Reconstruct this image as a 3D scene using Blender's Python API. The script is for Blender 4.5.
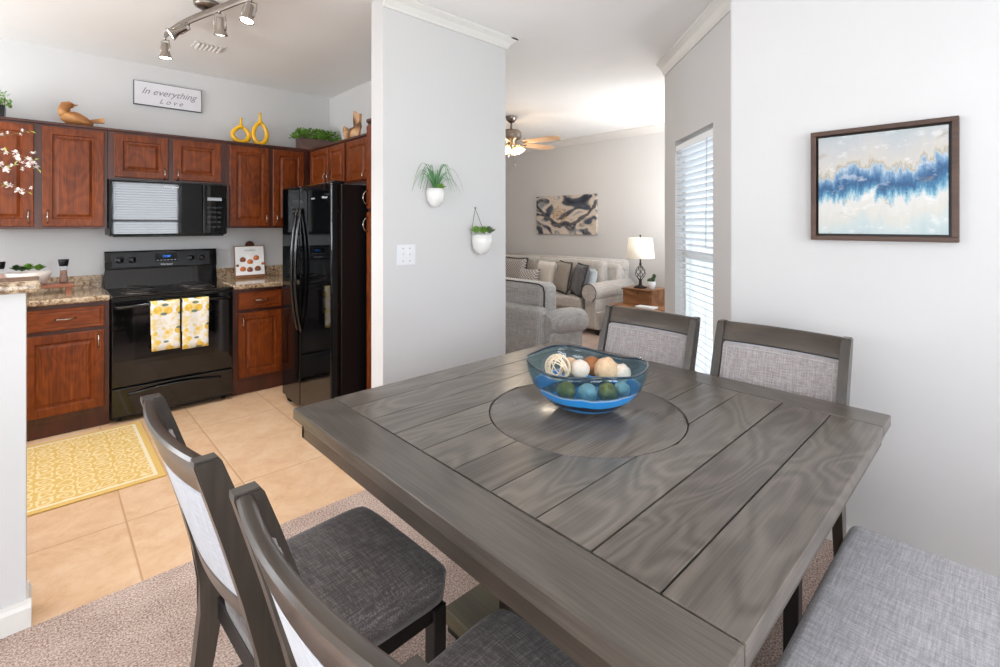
import bpy, bmesh, math, random
from mathutils import Vector, Matrix, noise as mnoise
PI = math.pi
R_ = math.radians
random.seed(7)
S = bpy.context.scene
for o in list(bpy.data.objects):
    bpy.data.objects.remove(o)
COL = S.collection

# ------------------------------------------------------------------ camera, world, light, exposure
CAM_H = 1.40
cd = bpy.data.cameras.new('camera')
cd.sensor_width = 36.0
cd.lens = 483.34 / 1000 * 36.0
cd.shift_y = -(333.5 - 224.7) / 1000
cd.clip_start = 0.02
cam = bpy.data.objects.new('camera', cd)
COL.objects.link(cam)
cam.location = (0, 0, CAM_H)
cam.rotation_euler = (R_(90), 0, R_(46.641 - 90))
S.camera = cam

S.view_settings.view_transform = 'Standard'
S.view_settings.look = 'None'
S.view_settings.gamma = 1.0
S.view_settings.use_curve_mapping = False
S.view_settings.exposure = 0.14

W = bpy.data.worlds.new('daylight_sky')
S.world = W
W.use_nodes = True
bg = W.node_tree.nodes['Background']
bg.inputs[0].default_value = (0.86, 0.93, 1.0, 1)
bg.inputs[1].default_value = 2.8

def area_light(name, loc, target, sx, sy, power, col=(1, 1, 1)):
    l = bpy.data.lights.new(name, 'AREA')
    l.shape = 'RECTANGLE'; l.size = sx; l.size_y = sy
    l.energy = power; l.color = col
    o = bpy.data.objects.new(name, l); COL.objects.link(o)
    o.location = loc
    d = Vector(target) - Vector(loc)
    o.rotation_euler = d.to_track_quat('-Z', 'Y').to_euler()
    return o
# daylight entering by the windows of the dining room behind the camera, the kitchen and the living room, plus an added rear fill
area_light('daylight_dining_left', (-2.12, 0.55, 1.30), (0.2, 0.75, 2.9), 1.9, 1.9, 25, (1.0, 0.99, 0.97))
area_light('daylight_dining_rear', (1.37, -2.05, 1.75), (1.40, 0, 1.2), 1.4, 1.6, 100, (0.97, 0.98, 1.0))
area_light('fill_dining_rear', (-0.75, -1.52, 1.25), (0.2, 2.5, 1.5), 1.5, 1.9, 42, (1.0, 0.99, 0.98))  # added fill at an unseen opening, brightens bench, walls and kitchen
area_light('daylight_living_side', (5.25, 1.86, 1.45), (5.0, 3.0, 3.2), 1.05, 1.6, 54, (1.0, 0.99, 0.99))
area_light('daylight_kitchen_side', (-2.12, 3.65, 1.62), (-0.9, 3.65, 3.0), 1.35, 1.1, 58, (0.98, 0.99, 1.0))

# ------------------------------------------------------------------ materials
def srgb(r, g, b):
    f = lambda c: (c / 255 / 12.92) if c / 255 <= 0.04045 else ((c / 255 + 0.055) / 1.055) ** 2.4
    return (f(r), f(g), f(b), 1.0)

class NT:
    def __init__(s, name):
        s.m = bpy.data.materials.new(name); s.m.use_nodes = True
        s.t = s.m.node_tree; s.N = s.t.nodes; s.L = s.t.links
        s.p = s.N['Principled BSDF']; s.out = s.N['Material Output']
    def n(s, typ, **kw):
        x = s.N.new(typ)
        for k, v in kw.items():
            if k.startswith('i_'):
                x.inputs[k[2:].replace('_', ' ')].default_value = v
            else:
                setattr(x, k, v)
        return x
    def l(s, a, b): s.L.new(a, b)
    def coord(s, scale=(1, 1, 1), rot=(0, 0, 0), loc=(0, 0, 0)):
        tc = s.n('ShaderNodeTexCoord'); mp = s.n('ShaderNodeMapping')
        mp.inputs['Scale'].default_value = scale; mp.inputs['Rotation'].default_value = rot
        mp.inputs['Location'].default_value = loc
        s.l(tc.outputs['Object'], mp.inputs['Vector'])
        return mp.outputs['Vector']
    def ramp(s, fac, stops, interp='LINEAR'):
        r = s.n('ShaderNodeValToRGB'); e = r.color_ramp.elements
        r.color_ramp.interpolation = interp
        while len(e) > 1: e.remove(e[-1])
        e[0].position = stops[0][0]; e[0].color = stops[0][1]
        for p, c in stops[1:]:
            k = e.new(p); k.color = c
        s.l(fac, r.inputs[0]); return r.outputs[0]
    def noise(s, vec, scale, detail=4, rough=0.5, dist=0.0):
        x = s.n('ShaderNodeTexNoise'); x.inputs['Scale'].default_value = scale
        x.inputs['Detail'].default_value = detail; x.inputs['Roughness'].default_value = rough
        x.inputs['Distortion'].default_value = dist
        if vec is not None: s.l(vec, x.inputs['Vector'])
        return x.outputs['Fac']
    def math(s, op, a, b=None, c=None):
        x = s.n('ShaderNodeMath'); x.operation = op
        for i, v in enumerate((a, b, c)):
            if v is None: continue
            if isinstance(v, (int, float)): x.inputs[i].default_value = v
            else: s.l(v, x.inputs[i])
        return x.outputs[0]
    def mix(s, fac, a, b, mode='MIX'):
        x = s.n('ShaderNodeMix'); x.data_type = 'RGBA'; x.blend_type = mode
        for sock, v in ((x.inputs['Factor'], fac), (x.inputs['A'], a), (x.inputs['B'], b)):
            pass
        sk = {k.identifier: k for k in x.inputs}
        for key, v in (('Factor_Float', fac), ('A_Color', a), ('B_Color', b)):
            if isinstance(v, (int, float, tuple)): sk[key].default_value = v
            else: s.l(v, sk[key])
        return {k.identifier: k for k in x.outputs}['Result_Color']
    def bump(s, h, strength=0.2, dist=0.01):
        b = s.n('ShaderNodeBump'); b.inputs['Strength'].default_value = strength
        b.inputs['Distance'].default_value = dist
        s.l(h, b.inputs['Height']); s.l(b.outputs[0], s.p.inputs['Normal'])
    def col(s, c):
        if isinstance(c, tuple): s.p.inputs['Base Color'].default_value = c
        else: s.l(c, s.p.inputs['Base Color'])
    def set(s, **kw):
        for k, v in kw.items(): s.p.inputs[k.replace('_', ' ')].default_value = v
        return s
M = {}
def simple(name, c, rough=0.5, metal=0.0, var=0.06, scale=20, bump=0.0, coat=0.0, spec=0.5, bscale=None):
    t = NT(name)
    v = t.coord()
    f = t.noise(v, scale, 3)
    lo = tuple(max(0, x * (1 - var)) for x in c[:3]) + (1,); hi = tuple(min(1, x * (1 + var)) for x in c[:3]) + (1,)
    t.col(t.ramp(f, [(0.3, lo), (0.7, hi)]))
    t.set(Roughness=rough, Metallic=metal)
    t.p.inputs['Coat Weight'].default_value = coat
    t.p.inputs['Specular IOR Level'].default_value = spec
    if bump: t.bump(t.noise(v, bscale or scale * 6, 3), bump, 0.002)
    M[name] = t.m
    return t.m

def wood(name, stops, axis='x', fine=40, stretch=14, rough=0.4, rings=9, ringmix=0.5, coat=0.0, plank=None, bump=0.08, base=3.0, dist=0.6, spec=0.5):
    """grain running along axis; plank = (axis index across, origin, pitch) shifts the grain plank by plank"""
    t = NT(name)
    tc = t.n('ShaderNodeTexCoord'); sep = t.n('ShaderNodeSeparateXYZ'); t.l(tc.outputs['Object'], sep.inputs[0])
    c = [sep.outputs[i] for i in range(3)]
    pid = None
    if plank:
        pid = t.math('FLOOR', t.math('DIVIDE', t.math('SUBTRACT', c[plank[0]], plank[1]), plank[2]))
    comb = t.n('ShaderNodeCombineXYZ')
    ai = 'xyz'.index(axis)
    for i in range(3):
        v = c[i]
        if i == ai:
            v = t.math('DIVIDE', v, stretch)
            v = t.math('MULTIPLY', v, 3.0)
            if pid is not None: v = t.math('ADD', v, t.math('MULTIPLY', pid, 3.37))
        t.l(v, comb.inputs[i])
    vec = comb.outputs[0]
    n1 = t.noise(vec, base, 2, 0.45, dist)
    ring = t.math('SINE', t.math('MULTIPLY', n1, rings * 6.283))
    ring = t.math('MULTIPLY_ADD', ring, 0.5, 0.5)
    comb2 = t.n('ShaderNodeCombineXYZ')
    for i in range(3):
        t.l(t.math('MULTIPLY', c[i], 1.6 if i == ai else fine), comb2.inputs[i])
    n2 = t.noise(comb2.outputs[0], 3.0, 5, 0.6, 0.3)
    f = t.math('ADD', t.math('MULTIPLY', ring, ringmix), t.math('MULTIPLY', n2, 1 - ringmix))
    n3 = t.noise(vec, base * 0.8, 2)
    f = t.math('ADD', t.math('MULTIPLY', f, 0.75), t.math('MULTIPLY', n3, 0.25))
    if pid is not None:
        wn = t.n('ShaderNodeTexWhiteNoise'); wn.noise_dimensions = '1D'; t.l(pid, wn.inputs['W'])
        f = t.math('ADD', f, t.math('MULTIPLY', t.math('SUBTRACT', wn.outputs['Value'], 0.5), 0.16))
    t.col(t.ramp(f, stops))
    t.set(Roughness=rough); t.p.inputs['Coat Weight'].default_value = coat; t.p.inputs['Specular IOR Level'].default_value = spec
    t.p.inputs['Coat Roughness'].default_value = 0.15
    t.bump(n2, bump, 0.002)
    M[name] = t.m
    return t.m

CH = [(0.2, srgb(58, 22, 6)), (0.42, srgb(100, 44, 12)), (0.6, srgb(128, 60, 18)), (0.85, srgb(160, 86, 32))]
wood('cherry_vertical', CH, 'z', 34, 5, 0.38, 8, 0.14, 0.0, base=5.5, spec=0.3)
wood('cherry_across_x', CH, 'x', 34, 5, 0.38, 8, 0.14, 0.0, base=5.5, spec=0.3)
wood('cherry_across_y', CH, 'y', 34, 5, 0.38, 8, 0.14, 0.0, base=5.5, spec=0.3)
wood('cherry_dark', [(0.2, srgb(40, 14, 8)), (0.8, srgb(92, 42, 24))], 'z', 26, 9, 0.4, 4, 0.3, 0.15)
GT = [(0.18, srgb(66, 58, 52)), (0.42, srgb(94, 86, 79)), (0.6, srgb(112, 104, 96)), (0.85, srgb(134, 126, 117))]
wood('grey_oak_x', GT, 'x', 60, 7, 0.32, 15, 0.26, 0.12, plank=(1, -0.728, 0.146), base=3.6, dist=0.5)
wood('grey_oak_y', [(a, tuple(q * 0.8 for q in c[:3]) + (1,)) for a, c in GT], 'y', 60, 10, 0.32, 8, 0.16, 0.12, base=3.6)
wood('grey_oak_disc', GT, 'x', 60, 8, 0.25, 10, 0.18, 0.2, base=3.4)
wood('grey_wood_dark', [(0.2, srgb(42, 36, 31)), (0.5, srgb(63, 55, 48)), (0.85, srgb(86, 76, 67))], 'z', 30, 9, 0.33, 4, 0.3, 0.3)
wood('grey_wood_rail', [(0.2, srgb(42, 35, 29)), (0.5, srgb(66, 56, 48)), (0.85, srgb(90, 78, 67))], 'y', 30, 9, 0.30, 4, 0.3, 0.35)
wood('table_apron_wood', [(0.2, srgb(58, 50, 44)), (0.5, srgb(78, 69, 61)), (0.85, srgb(98, 88, 78))], 'y', 60, 10, 0.34, 8, 0.16, 0.1)
wood('olive_wood', [(0.2, srgb(84, 76, 56)), (0.8, srgb(118, 108, 82))], 'y', 40, 9, 0.4, 4, 0.3)
simple('black_wood', srgb(30, 28, 28), 0.4)
wood('honey_wood', [(0.2, srgb(108, 66, 38)), (0.5, srgb(146, 98, 60)), (0.85, srgb(180, 134, 94))], 'y', 24, 8, 0.4, 4, 0.4)
wood('carved_wood', [(0.2, srgb(140, 84, 38)), (0.5, srgb(190, 132, 74)), (0.85, srgb(220, 172, 112))], 'x', 30, 5, 0.5, 8, 0.55, bump=0.3)
wood('driftwood', [(0.25, srgb(70, 38, 24)), (0.5, srgb(190, 138, 92)), (0.85, srgb(226, 190, 150))], 'z', 24, 5, 0.55, 6, 0.55, bump=0.3)
wood('fan_blade_wood', [(0.2, srgb(190, 150, 112)), (0.8, srgb(222, 186, 150))], 'x', 20, 8, 0.4, 4, 0.3)
wood('walnut_frame', [(0.2, srgb(60, 40, 30)), (0.8, srgb(94, 68, 54))], 'y', 24, 9, 0.45, 4, 0.3)
wood('planter_wood', [(0.2, srgb(88, 66, 60)), (0.8, srgb(134, 104, 94))], 'x', 24, 9, 0.5, 4, 0.3)
wood('riser_wood', [(0.2, srgb(120, 66, 44)), (0.8, srgb(172, 108, 76))], 'x', 24, 9, 0.45, 4, 0.3)

simple('wall_paint', srgb(213, 212, 212), 0.75, var=0.012, scale=2.0, bump=0.05, bscale=180)
simple('wall_paint_warm', srgb(216, 213, 211), 0.75, var=0.012, scale=2.0, bump=0.05, bscale=180)
simple('ceiling_paint', srgb(242, 241, 240), 0.85, var=0.012, scale=2.0, bump=0.06, bscale=140)
simple('trim_soft', srgb(222, 218, 214), 0.5, var=0.01)
simple('trim_white', srgb(228, 226, 222), 0.4, var=0.01)
simple('white_plastic', srgb(232, 234, 238), 0.3, var=0.01)
simple('blind_white', srgb(238, 240, 244), 0.4, var=0.01)
simple('black_gloss', srgb(6, 6, 8), 0.06, var=0.05, coat=0.3)
simple('black_satin', srgb(14, 14, 16), 0.32, var=0.05, spec=0.35)
simple('black_glass', srgb(4, 5, 7), 0.03, coat=0.0, var=0.02, spec=0.5)
simple('steel', srgb(190, 188, 185), 0.22, 1.0, 0.03)
simple('nickel', srgb(176, 168, 160), 0.25, 1.0, 0.03)
simple('brushed_nickel_dark', srgb(150, 140, 132), 0.35, 1.0, 0.04)
simple('bronze_iron', srgb(34, 28, 26), 0.5, 0.4)
simple('grey_label', srgb(150, 155, 162), 0.4)
simple('pale_label', srgb(215, 218, 222), 0.4)
simple('yellow_ceramic', srgb(250, 190, 10), 0.18, coat=0.5, var=0.03)
simple('white_ceramic', srgb(236, 235, 233), 0.22, coat=0.4, var=0.02)
simple('cream_ceramic', srgb(232, 222, 214), 0.5, var=0.03)
simple('leaf_green', srgb(104, 150, 48), 0.5, var=0.45, scale=14)
simple('leaf_bright', srgb(122, 166, 70), 0.5, var=0.35, scale=14)
simple('leaf_dark', srgb(44, 74, 34), 0.5, var=0.4, scale=20)
simple('leaf_grey', srgb(112, 128, 92), 0.55, var=0.3, scale=20)
simple('grass_green', srgb(98, 150, 98), 0.5, var=0.3, scale=10)
simple('soil', srgb(46, 34, 26), 0.9)
simple('twig', srgb(112, 92, 54), 0.7)
simple('blossom', srgb(250, 240, 236), 0.6, var=0.06)
simple('blossom_leaf', srgb(190, 200, 90), 0.6, var=0.2)
simple('rope', srgb(140, 126, 108), 0.8)
simple('pepper', srgb(140, 86, 48), 0.5, var=0.6, scale=160)
simple('pink_salt', srgb(206, 150, 128), 0.6, var=0.3, scale=160)
simple('sign_ink', srgb(136, 134, 144), 0.7)
simple('sign_white', srgb(226, 224, 228), 0.7, var=0.02)
simple('sign_edge', srgb(84, 84, 90), 0.6)
simple('paper_white', srgb(244, 243, 242), 0.6, var=0.01)
simple('cookie_orange', srgb(204, 116, 62), 0.7, var=0.35, scale=90)
simple('cookie_brown', srgb(136, 80, 56), 0.7, var=0.4, scale=90)
simple('burner_dark', srgb(40, 38, 38), 0.4)
simple('drip_pan', srgb(120, 110, 104), 0.2, 0.9)
simple('ball_cream', srgb(226, 192, 156), 0.7, var=0.15, scale=40, bump=0.4)
simple('ball_white', srgb(236, 220, 206), 0.7, var=0.08, scale=60, bump=0.5)
simple('ball_brown', srgb(168, 108, 66), 0.7, var=0.25, scale=60, bump=0.4)
simple('ball_moss', srgb(158, 136, 44), 0.85, var=0.5, scale=50, bump=0.6)
simple('ball_blue', srgb(176, 196, 200), 0.6, var=0.3, scale=40, bump=0.4)
simple('rattan', srgb(240, 220, 194), 0.6, var=0.15, scale=30)
simple('black_rubber', srgb(20, 20, 20), 0.7)

def fabric(name, lo, mid, hi, scale=1.0, rough=0.9, slub=0.5, axes=(0, 1)):
    t = NT(name)
    tc = t.n('ShaderNodeTexCoord'); v = tc.outputs['Object']
    mp = t.n('ShaderNodeMapping'); mp.inputs['Scale'].default_value = (260 * scale, 18 * scale, 260 * scale); t.l(v, mp.inputs[0])
    mq = t.n('ShaderNodeMapping'); mq.inputs['Scale'].default_value = (18 * scale, 260 * scale, 18 * scale); t.l(v, mq.inputs[0])
    a = t.noise(mp.outputs[0], 1.0, 3, 0.6); b = t.noise(mq.outputs[0], 1.0, 3, 0.6)
    f = t.math('MULTIPLY', t.math('ADD', a, b), 0.5)
    c = t.noise(v, 420 * scale, 2)
    f = t.math('ADD', t.math('MULTIPLY', f, 1 - 0.25), t.math('MULTIPLY', c, 0.25))
    t.col(t.ramp(f, [(0.5 - 0.14 / max(slub, .1) * 0.5, lo), (0.5, mid), (0.5 + 0.14 / max(slub, .1) * 0.5, hi)]))
    t.set(Roughness=rough); t.p.inputs['Sheen Weight'].default_value = 0.25
    t.p.inputs['Specular IOR Level'].default_value = 0.2
    t.bump(f, 0.35, 0.002)
    M[name] = t.m; return t.m
fabric('seat_tweed_shaded', srgb(64, 58, 57), srgb(90, 84, 83), srgb(140, 132, 130))  # same tweed as the bench, darkened to stand for shade from the chair back
fabric('back_linen', srgb(128, 120, 120), srgb(158, 150, 150), srgb(190, 184, 184))
fabric('back_linen_daylit', srgb(160, 162, 170), srgb(180, 182, 190), srgb(200, 202, 208))  # outer side bluish and lighter: daylight put into the cloth colour
fabric('bench_tweed_lit', srgb(146, 144, 148), srgb(176, 174, 178), srgb(208, 206, 209))  # same tweed as the chair seats, lightened to stand for window light
fabric('sofa_linen', srgb(170, 164, 157), srgb(198, 192, 186), srgb(220, 216, 211), 0.5)
fabric('armchair_linen', srgb(146, 144, 141), srgb(180, 178, 175), srgb(208, 206, 204), 0.5)
fabric('pillow_white', srgb(214, 206, 198), srgb(228, 222, 216), srgb(240, 236, 232), 0.6)
fabric('pillow_blue', srgb(176, 184, 188), srgb(194, 202, 206), srgb(214, 220, 224), 0.6)
fabric('pillow_charcoal', srgb(64, 62, 66), srgb(96, 94, 98), srgb(136, 132, 134), 0.6)
simple('piping_dark', srgb(70, 68, 70), 0.8)
simple('piping_light', srgb(176, 172, 172), 0.8)

def diamond_fabric(name, a, b, sc=26):
    t = NT(name)
    v = t.coord((sc, sc, sc), (0, 0, 0))
    sep = t.n('ShaderNodeSeparateXYZ'); t.l(v, sep.inputs[0])
    u = t.math('ADD', sep.outputs[1], sep.outputs[2]); w = t.math('SUBTRACT', sep.outputs[1], sep.outputs[2])
    f = t.math('MULTIPLY', t.math('SINE', t.math('MULTIPLY', u, 3.1)), t.math('SINE', t.math('MULTIPLY', w, 3.1)))
    f = t.math('ABSOLUTE', f)
    f = t.math('ADD', t.math('MULTIPLY', f, 0.8), t.math('MULTIPLY', t.noise(v, 3, 3), 0.3))
    t.col(t.ramp(f, [(0.25, a), (0.5, b)])); t.set(Roughness=0.9)
    M[name] = t.m
diamond_fabric('pillow_pattern', srgb(206, 200, 194), srgb(132, 126, 124))
diamond_fabric('pillow_pattern_warm', srgb(196, 188, 178), srgb(138, 130, 122), 34)

def granite():
    t = NT('granite'); v = t.coord()
    vo = t.n('ShaderNodeTexVoronoi'); vo.inputs['Scale'].default_value = 95; t.l(v, vo.inputs['Vector'])
    a = t.noise(v, 55, 5, 0.75); b = t.noise(v, 12, 3)
    f = t.math('ADD', t.math('MULTIPLY', a, 0.75), t.math('MULTIPLY', b, 0.25))
    base = t.ramp(f, [(0.34, srgb(38, 30, 26)), (0.42, srgb(116, 90, 66)), (0.5, srgb(176, 150, 120)), (0.58, srgb(206, 186, 160)), (0.68, srgb(146, 132, 120))])
    sp = t.math('LESS_THAN', vo.outputs['Distance'], 0.2)
    t.col(t.mix(t.math('MULTIPLY', sp, 0.6), base, srgb(58, 46, 40)))
    t.set(Roughness=0.12); t.p.inputs['Coat Weight'].default_value = 0.3
    M['granite'] = t.m
granite()

def carpet():
    t = NT('carpet'); v = t.coord()
    a = t.noise(v, 150, 3, 0.8); b = t.noise(v, 5, 3)
    f = t.math('ADD', t.math('MULTIPLY', a, 0.85), t.math('MULTIPLY', b, 0.15))
    t.col(t.ramp(f, [(0.38, srgb(122, 98, 88)), (0.5, srgb(196, 172, 160)), (0.62, srgb(236, 218, 208))]))
    t.set(Roughness=1.0); t.p.inputs['Specular IOR Level'].default_value = 0.05
    t.bump(a, 0.6, 0.006)
    M['carpet'] = t.m
carpet()

def tile():
    t = NT('floor_tile')
    tc = t.n('ShaderNodeTexCoord'); sep = t.n('ShaderNodeSeparateXYZ'); t.l(tc.outputs['Object'], sep.inputs[0])
    def cell(s, o, p):
        q = t.math('DIVIDE', t.math('SUBTRACT', s, o), p)
        fl = t.math('FLOOR', q); fr = t.math('SUBTRACT', q, fl)
        edge = t.math('MINIMUM', fr, t.math('SUBTRACT', 1.0, fr))
        return fl, t.math('MULTIPLY', edge, p)
    ix, ex = cell(sep.outputs[0], 0.285, 0.505); iy, ey = cell(sep.outputs[1], 2.872, 0.98)
    e = t.math('MINIMUM', ex, ey)
    grout = t.math('LESS_THAN', e, 0.0038)
    wn = t.n('ShaderNodeTexWhiteNoise'); wn.noise_dimensions = '2D'
    cb = t.n('ShaderNodeCombineXYZ'); t.l(ix, cb.inputs[0]); t.l(iy, cb.inputs[1]); t.l(cb.outputs[0], wn.inputs['Vector'])
    cb2 = t.n('ShaderNodeCombineXYZ'); t.l(t.math('ADD', sep.outputs[0], t.math('MULTIPLY', ix, 5.3)), cb2.inputs[0])
    t.l(t.math('ADD', sep.outputs[1], t.math('MULTIPLY', iy, 3.1)), cb2.inputs[1])
    n = t.noise(cb2.outputs[0], 5.5, 7, 0.75, 0.3)
    f = t.math('ADD', n, t.math('MULTIPLY', t.math('SUBTRACT', wn.outputs['Value'], 0.5), 0.10))
    c = t.ramp(f, [(0.3, srgb(204, 160, 120)), (0.45, srgb(220, 180, 142)), (0.58, srgb(228, 192, 156)), (0.75, srgb(234, 206, 176))])
    t.col(t.mix(grout, c, srgb(200, 158, 120)))
    t.set(Roughness=0.42)
    h = t.math('MINIMUM', t.math('MULTIPLY', e, 120), 1.0)
    t.bump(h, 0.4, 0.003)
    M['floor_tile'] = t.m
tile()

def rug_mat():
    t = NT('rug_yellow'); tc = t.n('ShaderNodeTexCoord'); sep = t.n('ShaderNodeSeparateXYZ'); t.l(tc.outputs['Object'], sep.inputs[0])
    x, y = sep.outputs[0], sep.outputs[1]     # object origin at the rug's centre, half size .75 x .5
    dx = t.math('SUBTRACT', 0.75, t.math('ABSOLUTE', x)); dy = t.math('SUBTRACT', 0.505, t.math('ABSOLUTE', y))
    e = t.math('MINIMUM', dx, dy)
    line = t.math('MULTIPLY', t.math('GREATER_THAN', e, 0.035), t.math('LESS_THAN', e, 0.052))
    inner = t.math('GREATER_THAN', e, 0.052)
    # damask-like medallions
    n = t.noise(tc.outputs['Object'], 14, 2)
    n2 = t.noise(tc.outputs['Object'], 45, 2)
    u = t.math('SINE', t.math('ADD', t.math('MULTIPLY', x, 38.0), t.math('MULTIPLY', n, 2.6))); w = t.math('SINE', t.math('ADD', t.math('MULTIPLY', y, 38.0), t.math('MULTIPLY', n, 2.0)))
    f = t.math('ABSOLUTE', t.math('MULTIPLY', u, w))
    ph = t.math('ADD', t.math('MULTIPLY', f, 9.0), t.math('ADD', t.math('MULTIPLY', n, 5.0), t.math('MULTIPLY', n2, 4.0)))
    pat = t.math('SINE', ph)
    patf = t.ramp(pat, [(-0.0, (0, 0, 0, 1)), (0.25, (1, 1, 1, 1))])
    yel = t.ramp(t.noise(tc.outputs['Object'], 120, 3), [(0.3, srgb(212, 172, 92)), (0.7, srgb(230, 194, 118))])
    c = t.mix(t.math('MULTIPLY', t.math('MULTIPLY', patf, inner), 0.85), yel, srgb(238, 216, 168))
    c = t.mix(line, c, srgb(238, 222, 192))
    t.col(c); t.set(Roughness=0.95)
    M['rug_yellow'] = t.m
rug_mat()

def towel_mat():
    t = NT('lemon_towel_cloth'); tc = t.n('ShaderNodeTexCoord')
    mp = t.n('ShaderNodeMapping'); mp.inputs['Scale'].default_value = (1, 0.0, 1); t.l(tc.outputs['Object'], mp.inputs[0])
    vo = t.n('ShaderNodeTexVoronoi'); vo.inputs['Scale'].default_value = 13.5; vo.inputs['Randomness'].default_value = 0.45; t.l(mp.outputs[0], vo.inputs['Vector'])
    lem = t.math('LESS_THAN', vo.outputs['Distance'], 0.36)
    mp2 = t.n('ShaderNodeMapping'); mp2.inputs['Scale'].default_value = (0.55, 0.0, 1.1); mp2.inputs['Location'].default_value = (0.02, 0, 0.045); t.l(tc.outputs['Object'], mp2.inputs[0])
    v2 = t.n('ShaderNodeTexVoronoi'); v2.inputs['Scale'].default_value = 17; v2.inputs['Randomness'].default_value = 0.5; t.l(mp2.outputs[0], v2.inputs['Vector'])
    lf = t.math('LESS_THAN', v2.outputs['Distance'], 0.2)
    bgc = t.ramp(t.noise(mp.outputs[0], 22, 3), [(0.46, srgb(240, 236, 234)), (0.6, srgb(236, 214, 150))])
    ye = t.ramp(t.noise(mp.outputs[0], 40, 3), [(0.3, srgb(226, 176, 60)), (0.7, srgb(246, 216, 108))])
    c = t.mix(lem, bgc, ye); c = t.mix(lf, c, srgb(116, 132, 118))
    t.col(c); t.set(Roughness=0.9); t.bump(t.noise(tc.outputs['Object'], 500, 2), 0.2, 0.001)
    M['lemon_towel_cloth'] = t.m
towel_mat()

def seascape():
    t = NT('blue_abstract_canvas'); tc = t.n('ShaderNodeTexCoord'); sep = t.n('ShaderNodeSeparateXYZ'); t.l(tc.outputs['Object'], sep.inputs[0])
    y = t.math('MULTIPLY', sep.outputs[1], -1.0); z = sep.outputs[2]      # u grows to the right in view
    mp = t.n('ShaderNodeMapping'); mp.inputs['Scale'].default_value = (1, 30, 9); t.l(tc.outputs['Object'], mp.inputs[0])
    n = t.noise(mp.outputs[0], 1.0, 5, 0.65)
    mq = t.n('ShaderNodeMapping'); mq.inputs['Scale'].default_value = (1, 6, 10); t.l(tc.outputs['Object'], mq.inputs[0])
    m = t.noise(mq.outputs[0], 1.0, 6, 0.7, 0.8)
    lo = t.noise(t.coord((1, 5, 0.01)), 1.0, 3)
    zz = t.math('ADD', z, t.math('MULTIPLY', t.math('SUBTRACT', n, 0.5), 0.19))
    zz = t.math('ADD', zz, t.math('MULTIPLY', t.math('SUBTRACT', lo, 0.5), 0.20))
    zz = t.math('SUBTRACT', zz, t.math('MULTIPLY', y, 0.14))
    f = t.math('MULTIPLY_ADD', zz, 2.1, 0.5)      # 0 bottom .. 1 top
    c = t.ramp(f, [(0.0, srgb(176, 192, 196)), (0.14, srgb(190, 200, 200)), (0.24, srgb(206, 203, 196)), (0.35, srgb(210, 208, 204)), (0.395, srgb(140, 180, 196)),
                   (0.44, srgb(66, 122, 158)), (0.50, srgb(44, 82, 122)), (0.55, srgb(66, 108, 148)), (0.61, srgb(118, 150, 180)), (0.65, srgb(176, 190, 202)), (0.66, srgb(170, 160, 138)),
                   (0.70, srgb(196, 191, 184)), (0.82, srgb(186, 186, 186)), (1.0, srgb(172, 180, 184))])
    sp = t.ramp(m, [(0.60, (0, 0, 0, 1)), (0.68, (1, 1, 1, 1))])
    c = t.mix(t.math('MULTIPLY', sp, 0.55), c, srgb(158, 140, 112))
    sw = t.ramp(t.noise(mq.outputs[0], 2.3, 4, 0.6), [(0.56, (0, 0, 0, 1)), (0.66, (1, 1, 1, 1))])
    c = t.mix(t.math('MULTIPLY', sw, 0.35), c, srgb(232, 232, 232))
    t.col(c); t.set(Roughness=0.6); t.bump(m, 0.4, 0.004)
    M['blue_abstract_canvas'] = t.m
seascape()

def swirl():
    t = NT('swirl_canvas'); tc = t.n('ShaderNodeTexCoord')
    v = t.coord((1, 1.3, 2.2), (R_(25), 0, 0))
    n = t.noise(v, 1.1, 2, 0.4, 2.2)
    c = t.ramp(n, [(0.30, srgb(44, 48, 60)), (0.40, srgb(86, 92, 104)), (0.45, srgb(206, 190, 174)), (0.55, srgb(220, 206, 192)), (0.6, srgb(150, 150, 152)), (0.66, srgb(60, 62, 72)), (0.74, srgb(196, 184, 172))])
    # dark sweeping band and gold heart in the middle
    sep = t.n('ShaderNodeSeparateXYZ'); t.l(tc.outputs['Object'], sep.inputs[0])
    y = t.math('MULTIPLY', sep.outputs[1], -1.0); z = sep.outputs[2]
    q = t.math('SUBTRACT', z, t.math('MULTIPLY_ADD', t.math('MULTIPLY', y, y), 0.9, -0.16))
    q = t.math('SUBTRACT', q, t.math('MULTIPLY', t.math('SUBTRACT', t.noise(v, 4, 3), 0.5), 0.16))
    band = t.math('LESS_THAN', t.math('ABSOLUTE', q), 0.038)
    c = t.mix(t.math('MULTIPLY', band, 0.85), c, srgb(50, 52, 64))
    r = t.math('SQRT', t.math('ADD', t.math('MULTIPLY', t.math('ADD', y, 0.1), t.math('ADD', y, 0.1)), t.math('MULTIPLY', z, z)))
    g = t.math('MULTIPLY', t.math('LESS_THAN', r, 0.15), t.math('GREATER_THAN', t.noise(v, 9, 3, 0.6, 2), 0.53))
    c = t.mix(t.math('MULTIPLY', g, 0.8), c, srgb(178, 134, 76))
    t.col(c); t.set(Roughness=0.6)
    M['swirl_canvas'] = t.m
swirl()

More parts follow.
